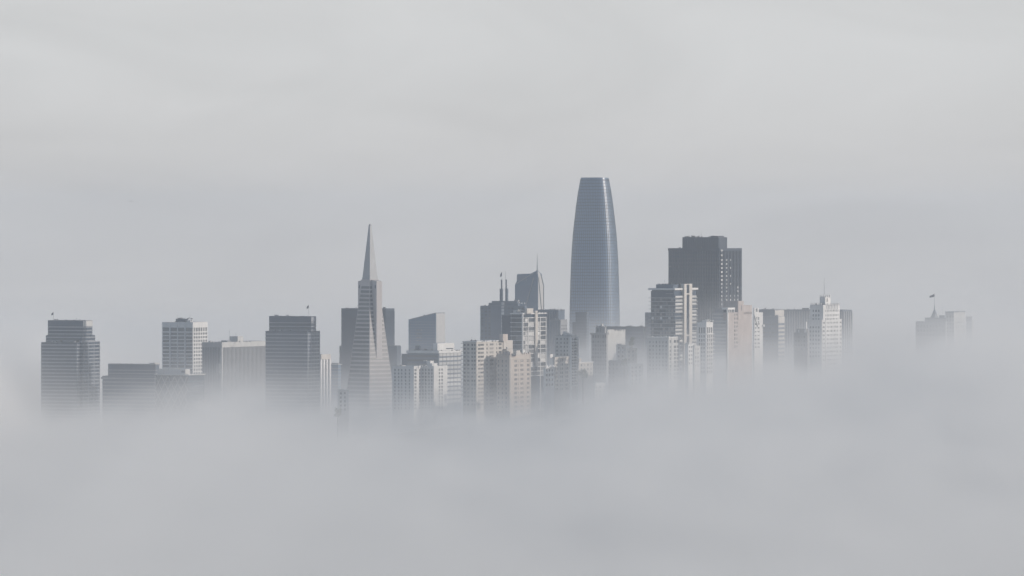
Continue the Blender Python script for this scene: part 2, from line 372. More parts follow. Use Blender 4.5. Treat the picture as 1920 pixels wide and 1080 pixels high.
# ---- the pyramid
def pyramid():
    D = 7000; s = D / F_PX
    apex_x, apex_y = 693.8, 419.0
    p = W(apex_x, HOR, D)
    base = ground_z(p.x, D) - 2
    root = bpy.data.objects.new('pyramid_skyscraper', None); COL.objects.link(root)
    root.location = (p.x, D, base); root.rotation_euler = (0, 0, -math.radians(45))
    root['label'] = 'slim white pyramid skyscraper tapering to a pointed spire'; root['category'] = 'skyscraper'
    zof = lambda py: CAM_H - (py - HOR) * s - base
    k = 0.140 / 1.4142 * 1.0
    def half(z): return (zof(apex_y) - z) * k          # half side of the square plan at height z
    def frustum(name, mat, za, zb, grow=0.0, parent=None, ha=None, hb=None):
        a = (half(za) if ha is None else ha) + grow; c = (half(zb) if hb is None else hb) + grow
        V = [(-a, -a, za), (a, -a, za), (a, a, za), (-a, a, za), (-c, -c, zb), (c, -c, zb), (c, c, zb), (-c, c, zb)]
        return mesh_obj(name, V, BOXF, mat, parent or root)
    zs = zof(525)                                       # shoulder where the spire begins
    frustum('wall', M['quartz'], 0, zs)
    frustum('shoulder', M['quartz'], zs, zs + 0.9, ha=half(zs) + 0.7, hb=half(zs) + 0.5)
    sp = frustum('spire', M['metal'], zs + 0.9, zof(424), ha=half(zs) - 0.1, hb=1.15)
    frustum('spire_cap', M['grey'], zof(424), zof(420), parent=sp, ha=1.25, hb=0.55)
    for i in range(24):                                 # louvre lines on the spire
        z = zs + 2.2 + i * 1.55
        frustum('louvre', M['metal'], z, z + 0.35, ha=half(z) + 0.14, hb=half(z + 0.35) + 0.14, parent=sp)
    # window bands between pale floor bands
    for i in range(32):
        py = 536.5 + i * 7.85
        za, zb = zof(py + 4.7), zof(py)
        if za < 4: continue
        frustum('window_band', M['striped'], za, zb, grow=0.05)
    # corner piers keep the bands off the arrises
    for sx, sy in ((1, -1), (-1, -1), (1, 1), (-1, 1)):
        za, zb = 0, zs
        a, c = half(za) + 0.12, half(zb) + 0.12; w = 0.55
        V = []
        for h_, z in ((a, za), (c, zb)):
            V += [(sx * (h_ - w), sy * (h_ - w), z), (sx * h_, sy * (h_ - w), z), (sx * h_, sy * h_, z), (sx * (h_ - w), sy * h_, z)]
        fl = BOXF if sx * sy > 0 else [tuple(reversed(f)) for f in BOXF]
        mesh_obj('corner_pier', V, fl, M['quartz'], root)
    # the two windowless wings on opposite faces, upright while the body slopes
    for sgn in (1, -1):
        r = 25.2 * s; w = 7.1 * s; zt = zof(526)
        zb = (zof(apex_y) - r / k) - 1.0                # where the wing sinks into the face
        x0, x1 = sgn * 2.0, sgn * r
        hz = half(zt)
        V = [(x0, -w, zb), (x1, -w, zb), (x1, w, zb), (x0, w, zb), (x0, -w, zt + 1.8), (x1, -w, zt - 0.8), (x1, w, zt - 0.8), (x0, w, zt + 1.8)]
        fl = BOXF if sgn > 0 else [tuple(reversed(f)) for f in BOXF]
        wg = mesh_obj('wing', V, fl, M['quartz'], root)
        box('wing_vent', M['darkband'], min(x1 - sgn * 3, x1 - sgn * 1.2), max(x1 - sgn * 3, x1 - sgn * 1.2), -w - 0.06, -w + 0.2, zt - 9, zt - 5, wg)
pyramid()

# ---- slant-roofed glass tower
b = Bld('glass_tower', 'blue glass tower with sloping roofline and a pale sky-reflecting flank', 'tower', 7800, 765.6, 816.7, 834)
zl, zc = b.z(600), b.z(587)
V = [(-b.w, 0, 0), (0, 0, 0), (0, b.d, 0), (-b.w, b.d, 0), (-b.w, 0, zl), (0, 0, zc), (0, b.d, zc), (-b.w, b.d, zl)]
mesh_obj('wall', V, BOXF, M['blue'], b.root)
L = []
for i in range(24):
    py = 604 + i * 5.1; z = b.z(py); f = min(1.0, max(0.0, (zc - z) / (zc - zl)))
    xl_ = -b.w * f
    L.append((xl_ - 0.1 * (f >= 1), 0.12, -0.12, b.d + 0.1, z, z + 0.35))
many('floor_line', M['grey'], L, b.root)
b.ribs_front((0, 0, 0, b.d, 0, zl), 769, 814, 10, 0.35, 'mid', 601, 790, 0.15, 'mullion')
box('flank_glazing', M['bright'], 0, 0.35, 1.2, b.d - 0.2, b.z(643), zc - 0.4, b.root)  # sky reflection on the flank painted as a pale colour
beam('roof_edge', M['grey'], (-b.w, 0, zl + 0.2), (0, 0, zc + 0.2), 0.7, b.root)
box('roof_edge', M['grey'], -0.5, 0.4, 0.4, b.d, zc, zc + 0.5, b.root)
b.front(cols(781, 2.6, 1.9, 4), [(618, 620.5), (625, 627.5), (631.5, 634), (638, 640)], 'pane'); b.mast(795, 588, 597, 0.3)
b.clutter(792, 798, 592.5, 2, 2.5, 3, 'darkmetal')

# ---- banded block with pale penthouse
b = Bld('apartment_block', 'broad block with white window bands and a pale blank penthouse', 'building', 6700, 763, 822, 864)
t = b.tier(763, 864, 657.8, mat='mid')
L = [(t[1] - 0.3, t[1] + 0.12, b.ry(822.8), t[3] + 0.1, b.z(py + 5.0), b.z(py)) for py in [663.3 + 8.0 * i for i in range(12)]]
many('window_band', M['bright'], L, b.root)
b.ribs_flank(t, 823, 863.6, 7, 0.55, 'grey', 662, 790, 0.3, 'mullion')
L = [(t[0], t[1] - 0.5, t[2] - 0.12, t[2] + 0.2, b.z(py + 4.0), b.z(py)) for py in [666 + 8.0 * i for i in range(12)]]
many('window_band', M['glass'], L, b.root)
ov = [(t[0] - 0.8, t[1] + 0.8, t[2] - 0.8, t[3] + 0.8, b.z(662.6), b.z(657.6))]
box('roof_parapet', M['white'], *ov[0], b.root)
b.roofbox(812, 820, 851, 644, 657.8, 'white', 4); b.roofbox(778, 786, 789, 648.5, 657.8, 'darkband', 4)
b.flank([(836, 849)], [(653.6, 655.4)], 'dark', x=b.fx(820, 4), out=0.15)
t3 = b.tier(752, 770, 664.4, mat='darkband', xR=-b.w + 0.5, yF=6); b.clutter(800, 830, 657.5, 5, 2.2, 5, 'pale')
b.clutter(846, 862, 657.5, 3, 2.2, 5, 'darkmetal')

# ---- white apartment block, stepped in plan
b = Bld('apartment_block', 'white stepped apartment block with dotted windows, foremost below the slant-roofed glass tower', 'building', 6420, 735, 776, 838)
e1 = 14 * b.s / b.n; e2 = 23 * b.s / b.c
t = b.tier(735, 800, 688.3, mat='white'); t2 = b.tier(778, 838, 688.3, mat='white', xR=e2, yF=e1)
L = []; R_ = rows(692.2, 6.5, 3.9, 12)
b.front([(739, 741.5), (746, 748.5), (752, 754), (759, 761.5), (766.5, 768.5)], R_, collect=L)
b.flank([(777, 780.6), (785.6, 787.6)], R_, collect=L)
b.front([(791.5, 793.5), (797, 799), (803, 805), (808.5, 810.5)], R_, y=e1, collect=L)
b.flank([(822.4, 824.6), (827, 829.6)], R_, x=e2, collect=L); b.wins(L)
b.parapet(t, 'white', 1.0); b.parapet(t2, 'white', 1.0)
rb = b.roofbox(799.5, 810, 819.5, 682, 688.3, 'white', e1 + 3); b.roofbox(799.5, 806, 813, 677.3, 682, 'white', e1 + 3.5)
b.mast(812.3, 674, 684, 0.15, back=e1 + 5); b.clutter(780, 800, 688, 4, 2.2, 8); b.clutter(792, 797, 677.5, 2, 2.2, e1 + 5, 'white')

# ---- corner apartment building with diagonal shade and tan box
b = Bld('apartment_block', 'cream apartment block with tan rooftop box, behind the battlemented brick tower', 'building', 6200, 867.8, 893.3, 962)
e1 = 49 * b.s / b.n; e2 = 8 * b.s / b.c
t = b.tier(867.8, 943, 641.5, mat='cream'); t2 = b.tier(905, 962, 657, mat='cream', xR=e2, yF=e1)
box('cornice', M['white'], t[0] - 0.6, 0.7, -0.6, t[3], b.z(641.5), b.z(639.6), b.root)
L = []; R_ = rows(645, 7.45, 3.7, 16)
b.front([(869.5, 873), (876, 880), (884, 887), (889, 891.5)], R_, collect=L)
b.flank([(896.3, 900), (900.7, 907), (912, 914), (918, 925), (930, 932), (935, 940)], R_, collect=L)
b.wins(L, 'pane')
many('balcony', M['pale'], [(t[0] - 1.6, b.fx(876), -1.8, 1, b.z(py + 1.2), b.z(py)) for py in [643.5 + 7.45 * i for i in range(14)]], b.root)
many('balcony', M['pale'], [(-1, 1.8, b.ry(891.2) - 2, b.ry(894.8), b.z(py + 1.0), b.z(py)) for py in [649 + 7.45 * i for i in range(14)]], b.root)
b.roofbox(925, 944, 961.4, 640.3, 657, 'cream', e1 + 1, 'roof_box'); b.roofbox(936, 943, 952, 628, 641, 'tan', e1 - 9, 'chimney_stack')
b.clutter(878, 900, 640, 7, 2.8, 6, 'white'); b.mast(884, 632, 640, 0.15); b.mast(890.5, 634, 640, 0.15); b.clutter(905, 930, 640, 4, 2, 12)

# ---- battlemented tan tower
b = Bld('apartment_tower', 'ornate tan brick tower with battlemented crown, in front of the cream block', 'tower', 6215, 931, 955.5, 995.2)
t = b.tier(931, 995.2, 665, mat='tan')
for py, h_, p in ((672.5, 1.0, 0.5), (677, 0.6, 0.3), (690, 0.7, 0.35)):
    box('cornice', M['cream'], t[0] - p, p, -p, t[3] + p, b.z(py + h_), b.z(py), b.root)
xs = [957.3, 962, 966.6, 972, 976.3, 980.5, 984.6, 989, 993.4]
for i, q in enumerate(xs):
    hh = (659.5, 663, 662, 659, 661.5, 663.5, 662, 663.5, 661)[i]
    y0, y1 = b.ry(q - 1.2), b.ry(q + 1.2)
    V = [(-1.2, y0, b.z(667)), (0.35, y0, b.z(667)), (0.35, y1, b.z(667)), (-1.2, y1, b.z(667)), (-1.0, y0 + 0.4, b.z(hh)), (0.1, y0 + 0.4, b.z(hh)), (0.1, y1 - 0.4, b.z(hh)), (-1.0, y1 - 0.4, b.z(hh))]
    mesh_obj('merlon', V, BOXF, M['tan'], b.root)
for q in (933, 939, 945, 951):
    box('merlon', M['tan'], b.fx(q - 1.5), b.fx(q + 1.5), -0.3, 1, b.z(667), b.z(662), b.root)
b.roofbox(962, 968, 975.5, 657.5, 666, 'cream', 6); b.roofbox(948, 954, 957.5, 658, 668, 'tan', 8)
L = []; R_ = [(675.6, 679.6)] + rows(684 + 8.5 * 0, 8.5, 4.2, 11)
R_ = rows(675.4, 8.55, 4.3, 12)
b.flank([(964.8, 966.6), (967.2, 969), (971, 971.8), (976.3, 978), (979.6, 981.3), (988.4, 990), (990.8, 992.4)], R_, collect=L)
b.front([(934, 936), (941, 943), (948, 950)], R_, collect=L); b.wins(L)
b.ribs_flank(t, 957, 994.6, 2, 1.3, 'cream', 667, 790, 0.35, 'quoin')

# ---- stepped grey office tower with twin mast towers
b = Bld('office_tower', 'grey stepped office tower carrying two slender rooftop mast towers', 'tower', 7600, 900.3, 984, 988)
t = b.tier(900.3, 988, 574, mat='mid')
b.tier(916, 975, 568.5, 574, 'mid', xR=b.fx(971, 6), yF=6); b.tier(922, 972, 565, 568.5, 'mid', xR=b.fx(969, 8), yF=8)
b.roofbox(964, 971, 974, 562.5, 566, 'grey', 10)
L = []; R_ = rows(577, 6.15, 2.9, 16)
b.front([(902.5, 906.2), (909.2, 912.8), (916, 919.7), (952.8, 956.3), (959.3, 962.7), (965.7, 969), (972, 975.4), (978, 981.4)], R_, collect=L); b.wins(L)
b.front([(940.2, 945.2)], rows(567, 6.15, 5.0, 12), 'bright', out=0.4, name='bay_window')  # light reflected by the glass strip is put into its pale colour
for (a, c, yt) in ((936.8, 941.4, 541.5), (947.2, 951.2, 541.5)):
    mid = (a + c) / 2
    tw = box('mast_tower', M['mid'], b.fx(a, 9), b.fx(c, 9), 9, 9 + 3, b.z(566), b.z(yt), b.root)
    off = 0.6 if a < 940 else -0.9
    tw2 = box('mast_tower', M['darkband'], b.fx(mid + off - 1.0, 9), b.fx(mid + off + 1.0, 9), 9.6, 11.0, b.z(yt), b.z(524.5), b.root)
b.flag(941, 509, 525, 3.8, 8, 10.2); b.mast(947.6, 508, 525, 0.28, back=10.2)
b.clutter(906, 935, 573.5, 6, 2.2, 7, 'darkmetal'); b.clutter(966, 984, 570, 5, 3, 12, 'white')

# ---- faceted glass tower with slanted crown and spire
b = Bld('glass_tower', 'dark faceted glass tower with slanted crown and needle spire', 'tower', 8300, 964.3, 1008, 1018.8)
fxz = lambda px, py: (b.fx(px), b.z(py))
out = [(964.0, 900), (1008, 900), (1008, 506.5), (1004, 508.5), (995, 513), (969.3, 514.5), (968.6, 528), (965.6, 534)]
pts = [fxz(*q) for q in out]; pts = [(x, max(0, z)) for x, z in pts]
n = len(pts); dp = b.d
inset = 0.0
V = [(x, 0, z) for x, z in pts] + [(x, dp, z if i not in (2, 3) else b.z(514)) for i, (x, z) in enumerate(pts)]
V[n + 2] = (b.fx(1008), dp * 0.75, b.z(514.5)); V[n + 1] = (b.fx(1008), dp, 0)
Fc = [tuple(range(n)), tuple(range(2 * n - 1, n - 1, -1))] + [(i + n, (i + 1) % n + n, (i + 1) % n, i) for i in range(n)]
mesh_obj('wall', V, Fc, M['blue'], b.root)
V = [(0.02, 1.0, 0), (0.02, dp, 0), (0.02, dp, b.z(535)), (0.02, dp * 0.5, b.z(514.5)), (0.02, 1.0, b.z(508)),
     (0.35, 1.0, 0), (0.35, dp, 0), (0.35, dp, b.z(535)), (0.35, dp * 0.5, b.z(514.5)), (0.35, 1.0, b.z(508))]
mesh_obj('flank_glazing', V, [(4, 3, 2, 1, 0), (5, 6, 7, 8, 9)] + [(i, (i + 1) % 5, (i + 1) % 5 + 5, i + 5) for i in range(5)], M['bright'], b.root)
beam('brace', M['darkband'], (0.5, dp * 0.1, b.z(520)), (0.5, dp * 0.62, b.z(582)), 1.0, b.root)
beam('brace', M['darkband'], (0.5, dp * 0.5, b.z(514.5)), (0.5, dp, b.z(536)), 1.0, b.root)
beam('brace', M['darkband'], (0.5, dp, b.z(536)), (0.5, dp, b.z(650)), 1.0, b.root)
beam('brace', M['grey'], (b.fx(966.5), -0.2, b.z(533)), (b.fx(1000), -0.2, b.z(512)), 0.9, b.root)
beam('brace', M['grey'], (b.fx(1001), -0.3, b.z(521)), (b.fx(986), -0.3, b.z(574)), 1.1, b.root)
L = [(b.fx(965.5), -0.1, -0.14, 0.2, b.z(py + 0.5), b.z(py)) for py in [537 + 4.6 * i for i in range(20)]]
many('floor_line', M['darkband'], L, b.root)
b.ribs_front((0, 0, 0, dp, 0, b.z(517)), 969.8, 987, 9, 0.6, 'grey', 516.5, 527, 0.2, 'mullion')
tube('spire', M['metal'], b.fx(1007.4, 1), 1.0, b.z(514), b.z(475), 1.25, 0.15, b.root)
b.clutter(972, 992, 514.4, 6, 1.8, 3, 'pale')

# ---- white-framed glazed apartment tower
b = Bld('apartment_tower', 'white-framed glazed apartment tower with a full-height blank white pier', 'tower', 6500, 946, 979, 1023.8)
t = b.tier(957.8, 1023.8, 588, mat='dark')
box('roof_slab', M['white'], t[0] - 0.5, 0.9, -0.9, t[3] + 0.5, b.z(589.4), b.z(587.2), b.root)
L = [(t[0] - 0.5, 0.7, -0.7, t[3] + 0.4, b.z(py + 1.2), b.z(py)) for py in [595.6, 604.2, 612.6, 620.6, 629.2, 637.6, 646, 654.4, 662.8, 671.2, 679.6, 688, 696.4, 704.8]]
many('floor_slab', M['white'], L, b.root)
b.ribs_flank(t, 979.2, 979.2, 1, 1.1, 'white', 588, 790, 0.9, 'column'); 
for q, w in ((989.6, 0.8), (1012.3, 0.9), (1023.2, 0.9)): b.ribs_flank(t, q, q, 1, w, 'white', 595, 790, 0.9, 'column')
o = box('pier', M['cream'], -0.5, 1.8, b.ry(1001.3), b.ry(1005.9), b.z(689), b.z(583.3), b.root)
Lp = []; random.seed(11)
for i in range(13):
    for a, c in ((980, 984), (984.4, 989), (990.4, 1000.8), (1006.4, 1011.8), (1013, 1022.6)):
        Lp.append((-0.3, 0.1 + 0.2, b.ry(a), b.ry(c), b.z(603.6 + 8.4 * i), b.z(597.6 + 8.4 * i)))
random.shuffle(Lp)
for q in Lp[:26]: box('window', M['bright'], *q, b.root)
for q in Lp[26:]: box('window', M['glass'], *q, b.root)
b.front([(959, 966), (967, 978)], rows(597.5, 8.4, 6.0, 13), 'glass', out=0.1)
b.roofbox(984, 988, 1000, 578.4, 588, 'cream', 5, 'lift_house'); b.roofbox(962, 970, 976, 582, 588, 'pale', 5, 'plant_room')
b.ribs_front(t, 959, 959, 1, 0.9, 'grey', 588, 790, 0.5, 'column')
s3 = b.tier(945.6, 960, 591.5, mat='darkband', xR=t[0] + 0.5, yF=8); L = [(s3[0] - 0.5, s3[1], 6.2, 9, b.z(py + 1.2), b.z(py)) for py in [595.6 + 8.4 * i for i in range(13)]]
many('balcony', M['mid'], L, b.root); b.clutter(970, 982, 582.5, 4, 2.5, 7, 'pale'); b.clutter(1006, 1020, 587, 4, 2.2, 10, 'white'); b.mast(986.6, 572, 588, 0.2)

# ---- grey ribbed block
b = Bld('office_block', 'grey ribbed office block with lighter stepped flank, behind the white-framed tower', 'building', 7500, 1008, 1047, 1064)
t = b.tier(1008, 1059, 582, mat='mid'); b.parapet(t, 'grey', 0.8)
b.ribs_front(t, 1011, 1046, 12, 0.7, 'grey', 584, 790, 0.5); b.flank(cols(1048.5, 2.6, 1.7, 4), rows(608, 6.4, 3, 14))
t2 = b.tier(1030, 1064, 599.5, mat='grey', xR=b.fx(1051, -4), yF=-4); b.ribs_front(t2, 1032, 1050, 7, 0.8, 'mid', 602, 790, 0.4)
b.flank(cols(1052.6, 2.8, 1.9, 4), rows(609, 6.4, 2.8, 10), x=t2[1]); b.clutter(1030, 1058, 581.5, 9, 2.5, 6, 'darkmetal'); b.mast(1047, 575, 582, 0.2)

# ---- grey block with white balconies
b = Bld('apartment_block', 'grey apartment block with a stack of white balconies and stepped white roofline', 'building', 6330, 1040.5, 1068, 1082.2)
t = b.tier(1040.5, 1082.2, 630, mat='pale')
L = []; b.front([(1043.5, 1045.8), (1051, 1053), (1057.4, 1059.4), (1062.6, 1064.6)], rows(634, 7.3, 3.4, 12), collect=L); b.wins(L)
Lb = [(-0.2, 1.9, b.ry(a), b.ry(c), b.z(py + 1.6), b.z(py)) for py in [639 + 5.6 * i for i in range(16)] for a, c in ((1070, 1074.5), (1076.5, 1080.5))]
many('balcony', M['white'], Lb, b.root)
b.flank([(1069.5, 1075), (1076, 1081)], rows(634.5, 5.6, 3.6, 16), 'dark')
b.ribs_flank(t, 1068.6, 1081.6, 2, 1.1, 'white', 632, 790, 2.0, 'pier')
for i, (a, c, yt) in enumerate(((1056, 1059.5, 621.5), (1059.5, 1064, 623.5), (1064, 1069, 625.5), (1069, 1073, 627.5))):
    b.roofbox(a, c, c + 2.5, yt, 630.2, 'white', 3 + i * 1.2, 'roof_step')
b.clutter(1044, 1056, 630, 4, 2, 5)

# ---- lit low block with two-window bays
b = Bld('apartment_block', 'cream low block with arched-look window rows, under the grey balconied block', 'building', 6120, 1036.5, 1040, 1068.6)
t = b.tier(1036.5, 1068.6, 671, mat='cream'); box('cornice', M['cream'], t[0] - 0.5, 0.6, -0.6, t[3] + 0.4, b.z(671), b.z(669.5), b.root)
b.flank([(1042, 1043.6), (1044.6, 1046.2), (1051, 1052.6), (1054, 1055.6), (1061, 1062.6), (1064, 1065.6)], rows(674.5, 7.6, 4.4, 8), 'pane')
b.roofbox(1030.5, 1031.5, 1037, 664.3, 671, 'white', 2)
b = Bld('apartment_block', 'small white block with scalloped parapet, below the white-framed apartment tower', 'building', 6100, 1019, 1022, 1039.6)
t = b.tier(1019, 1039.6, 690, mat='white')
for q in (1025, 1031, 1036.8):
    y = b.ry(q); r = b.ry(q + 2.6) - y
    V = []; Fc = []; nn = 9
    for k in (0.0, 0.7):
        for i in range(nn):
            a = math.pi * i / (nn - 1); V.append((k, y + r * math.cos(a), b.z(690) + 2.6 * math.sin(a)))
    Fc = [tuple(range(nn - 1, -1, -1)), tuple(range(nn, 2 * nn))] + [(i, i + 1, i + 1 + nn, i + nn) for i in range(nn - 1)] + [(nn - 1, 0, nn, 2 * nn - 1)]
    mesh_obj('gable', V, Fc, M['white'], b.root)
box('cornice', M['white'], t[0], 1.0, -0.5, t[3], b.z(700.5), b.z(699), b.root)
b.flank(cols(1024, 5.2, 2.4, 3), rows(692.5, 9, 4.5, 4), 'pane')

b = Bld('house', 'low cream house with two window rows, beside the balconied grey block', 'house', 6420, 1081, 1083, 1112.5)
t = b.tier(1081, 1112.5, 681, mat='cream'); box('cornice', M['white'], t[0], 0.6, -0.5, t[3] + 0.3, b.z(681), b.z(679), b.root)
b.flank(cols(1089, 6.2, 2.6, 4), rows(683.2, 7.6, 4.2, 3), 'pane'); b.roofbox(1083, 1086, 1090, 672, 681, 'cream', 4, 'chimney_stack')

# ---- the tapering glass skyscraper
def tapering():
    D = 8200; s = D / F_PX
    cx = 1115.0
    p = W(cx, HOR, D); base = ground_z(p.x, D) - 2
    root = bpy.data.objects.new('glass_skyscraper', None); COL.objects.link(root)
    root.location = (p.x, D, base)
    root['label'] = 'tallest skyscraper, rounded and tapering, in pale blue glass'; root['category'] = 'skyscraper'
    zof = lambda py: CAM_H - (py - HOR) * s - base
    prof = [(333.4, 26.0), (345, 28.4), (360, 31.0), (379, 33.8), (394, 35.7), (409, 37.4), (438, 40.6), (468, 42.8), (497, 44.3), (527, 45.3), (556, 46.1), (586, 46.7), (640, 47.2), (900, 47.2)]
    def halfw(py):
        for (a, wa), (c, wc) in zip(prof, prof[1:]):
            if a <= py <= c: return (wa + (wc - wa) * (py - a) / (c - a)) * s
        return prof[-1][1] * s if py > prof[-1][0] else prof[0][1] * s
    NS = 64; ex = 3.4; rot = math.radians(-15)
    ring0 = []
    for i in range(NS):
        a = 2 * math.pi * i / NS; c, d = math.cos(a), math.sin(a)
        r = (abs(c) ** ex + abs(d) ** ex) ** (-1 / ex)
        ring0.append((r * math.cos(a + rot), r * math.sin(a + rot)))
    mxx = max(x for x, y in ring0); ring0 = [(x / mxx, y / mxx) for x, y in ring0]
    def ring(py, grow=0.0, z=None):
        w = halfw(py) + grow
        return [(x * w, y * w, zof(py) if z is None else z) for x, y in ring0]
    def loft(name, mat, pys, grow=0.0, cap=True, parent=None, smooth=True):
        V, Fc = [], []
        for py in pys: V += ring(py, grow)
        for k in range(len(pys) - 1):
            for i in range(NS):
                j = (i + 1) % NS; Fc.append((k * NS + i, (k + 1) * NS + i, (k + 1) * NS + j, k * NS + j))
        if cap: Fc.append(tuple(range(NS))); Fc.append(tuple((len(pys) - 1) * NS + i for i in range(NS - 1, -1, -1)))
        return mesh_obj(name, V, Fc, mat, parent or root, smooth)
    zb = HOR + (CAM_H - base) / s
    pys = [372 + (zb - 0.5 - 372) * i / 40 for i in range(41)]
    w_ = loft('wall', M['tower'], pys, cap=False)
    # crown: a metal and glass screen of thin wall, open at the top
    cpy = [333.4 + (372 - 333.4) * i / 8 for i in range(9)]
    V, Fc = [], []
    nr = len(cpy)
    for g in (0.0, -1.2):
        for py in cpy: V += ring(py, g)
    for i in range(NS):
        j = (i + 1) % NS
        for k in range(nr - 1):
            Fc.append((k * NS + i, (k + 1) * NS + i, (k + 1) * NS + j, k * NS + j))
            q = nr * NS; Fc.append((q + k * NS + j, q + (k + 1) * NS + j, q + (k + 1) * NS + i, q + k * NS + i))
    cr = mesh_obj('crown', V, Fc, M['tower'], root, True)
    V2 = ring(333.4, 0.06) + ring(333.4, -1.26); V2 = [(x, y, z) for x, y, z in V2] + [(x, y, z + 0.35) for x, y, z in V2]
    F2 = []
    for i in range(NS):
        j = (i + 1) % NS; o2 = 2 * NS
        F2 += [(i, j, o2 + j, o2 + i), (NS + j, NS + i, o2 + NS + i, o2 + NS + j), (o2 + i, o2 + j, o2 + NS + j, o2 + NS + i), (j, i, NS + i, NS + j)]
    mesh_obj('crown_rim', V2, F2, M['metal'], cr)
    # sunshade ledge at every floor
    py = 337.5
    while py < 660:
        g = 0.32 if py > 372 else 0.22
        loft('sunshade', M['darkmetal'], [py, py + 0.8], g, True, cr if py < 372 else w_, False)
        py += 5.95
    # vertical mullions
    for i in range(0, NS, 1):
        V, Fc = [], []
        x, y = ring0[i]; L_ = math.hypot(x, y); tx, ty = -y / L_, x / L_
        pl = [335 + (700 - 335) * k / 14 for k in range(15)]
        for py in pl:
            w = halfw(py); z = zof(py)
            for a, g in ((-0.2, -0.2), (0.2, -0.2), (0.2, 0.24), (-0.2, 0.24)):
                V.append((x * w + x / L_ * g + tx * a, y * w + y / L_ * g + ty * a, z))
        for k in range(14):
            for q in range(4):
                r = (q + 1) % 4; Fc.append((4 * k + q, 4 * k + r, 4 * k + 4 + r, 4 * k + 4 + q))
        mesh_obj('mullion', V, Fc, M['darkmetal'], w_)
    # plant behind the crown screen
    box('roof', M['roof'], -12, 12, -12, 12, zof(372), zof(366), root)
tapering()

# ---- dark block in front of the tapering skyscraper
b = Bld('office_tower', 'dark narrow tower seen against the foot of the tapering skyscraper', 'tower', 7700, 1077, 1100, 1104.5)
t = b.tier(1079.5, 1104.5, 586, mat='dark'); b.bands(t, 590, 5.8, 1.3, 'darkband', 0.1); b.tier(1074.5, 1090, 604, mat='dark', xR=-8, yF=3); b.parapet(t, 'darkband', 0.7)

# ---- ornate shaded block with cornice
b = Bld('apartment_block', 'grey old apartment block with heavy cornice and cluttered pavilion on its roof', 'building', 6520, 1109, 1136.5, 1139.5)
t = b.tier(1109, 1139.5, 626, mat='grey'); box('cornice', M['grey'], t[0] - 1, 1, -1, t[3] + 0.5, b.z(627.2), b.z(624.8), b.root)
b.front(cols(1111.5, 4.6, 2.2, 6), [(628.5, 634)] + rows(639, 7.2, 3.8, 10), 'glass')
pv = b.roofbox(1117, 1134, 1137, 613, 625, 'grey', 4, 'pavilion'); b.front([(1120, 1122.5), (1125, 1127.5)], [(615.5, 622)], 'glass', y=4)
b.roofbox(1126.5, 1129, 1131.5, 607.5, 613, 'pale', 6, 'chimney_stack'); b.clutter(1113, 1136, 613, 7, 2.6, 5); b.mast(1128, 603, 608, 0.2)

# ---- wide dark flat roof block
b = Bld('office_block', 'wide dark flat-roofed block at the foot of the tapering skyscraper', 'building', 6900, 1137, 1206, 1213)
t = b.tier(1137, 1213, 614.5, mat='darkband'); b.parapet(t, 'bronze', 1.2, 0.5); b.bands(t, 622, 7, 2.2, 'mid', 0.1)
b.roofbox(1175, 1184.5, 1187, 611, 614, 'grey', 8); b.roofbox(1199, 1204, 1206, 611, 614, 'darkmetal', 8); b.clutter(1140, 1170, 614, 5, 2, 8, 'darkmetal'); b.mast(1204, 604, 612, 0.18)
b = Bld('apartment_block', 'pale cream block with blank sunlit flank in front of the wide flat-roofed block', 'building', 6600, 1136, 1139, 1173)
t = b.tier(1136, 1152, 618, mat='pale'); t2 = b.tier(1150, 1173, 620.5, mat='pale', xR=-1.2, yF=b.ry(1149, -1.2)); b.parapet(t2, 'pale', 0.8)
b.flank(cols(1154.5, 4.4, 2.0, 4), rows(624.5, 7.4, 3.8, 6), 'pane', x=-1.2); b.clutter(1150, 1170, 620, 4, 2)

for (D, xl, xc, xr, yt, lab, m_, wc) in (
    (6330, 1155.5, 1157.5, 1174.7, 647, 'narrow white house with two window columns on the foggy slope, beside the dark tree', 'white', 2),
    (6310, 1174.8, 1176.5, 1194.5, 653.5, 'square cream house with pale blank top, next to the narrow white house', 'cream', 2),
    (6150, 1141, 1176, 1180, 678, 'long grey terrace house below the two pale houses on the slope', 'grey', 5),
    (6120, 1179, 1183, 1207, 683.5, 'broken-looking white house front below the square cream house', 'white', 3),
    (6040, 1284, 1290.5, 1301, 645, 'small white house in fog at the foot of the pillared condominium', 'white', 2),
    (6020, 1299, 1302, 1313.5, 649, 'pale house with dark tall windows under the white antenna tower', 'pale', 2),
    (6250, 633, 636, 652.5, 732, 'tiny white house in fog at the foot of the dark bronze slab', 'white', 2),
    (6280, 1112, 1116, 1160.5, 720.5, 'ghostly pale block nearly dissolved in fog below the houses', 'white', 6),
    (7000, 1606, 1620, 1629, 657, 'faint grey rooftop poking from fog beyond the ribbed dark block', 'grey', 2),
):
    b = Bld('house' if xr - xl < 40 else 'apartment_block', lab, 'house' if xr - xl < 40 else 'building', D, xl, xc, xr)
    t = b.tier(xl, xr, yt, mat=m_)
    box('cornice', M[m_], t[0] - 0.4, 0.5, -0.5, t[3] + 0.4, b.z(yt + 1.4), b.z(yt - 0.2), b.root)
    rr = rows(yt + 4, 7.6, 4.0, 5)
    if xr - xc > xc - xl:
        pit = (xr - xc - 2) / wc; b.flank(cols(xc + 1.5, pit, min(2.6, pit * 0.5), wc), rr, 'pane')
    else:
        pit = (xc - xl - 2) / wc; b.front(cols(xl + 1.5, pit, min(2.6, pit * 0.5), wc), rr, 'pane')
    b.clutter(xl + 1, max(xl + 4, xc - 1), yt, 4, 2.4, 1.5, 'pale')
    b.roofbox(xl + 1, xc - 1.5 if xc - xl > 4 else xc, (xc + xr) / 2, yt - 2.2, yt, m_, 2.5, 'chimney_stack')

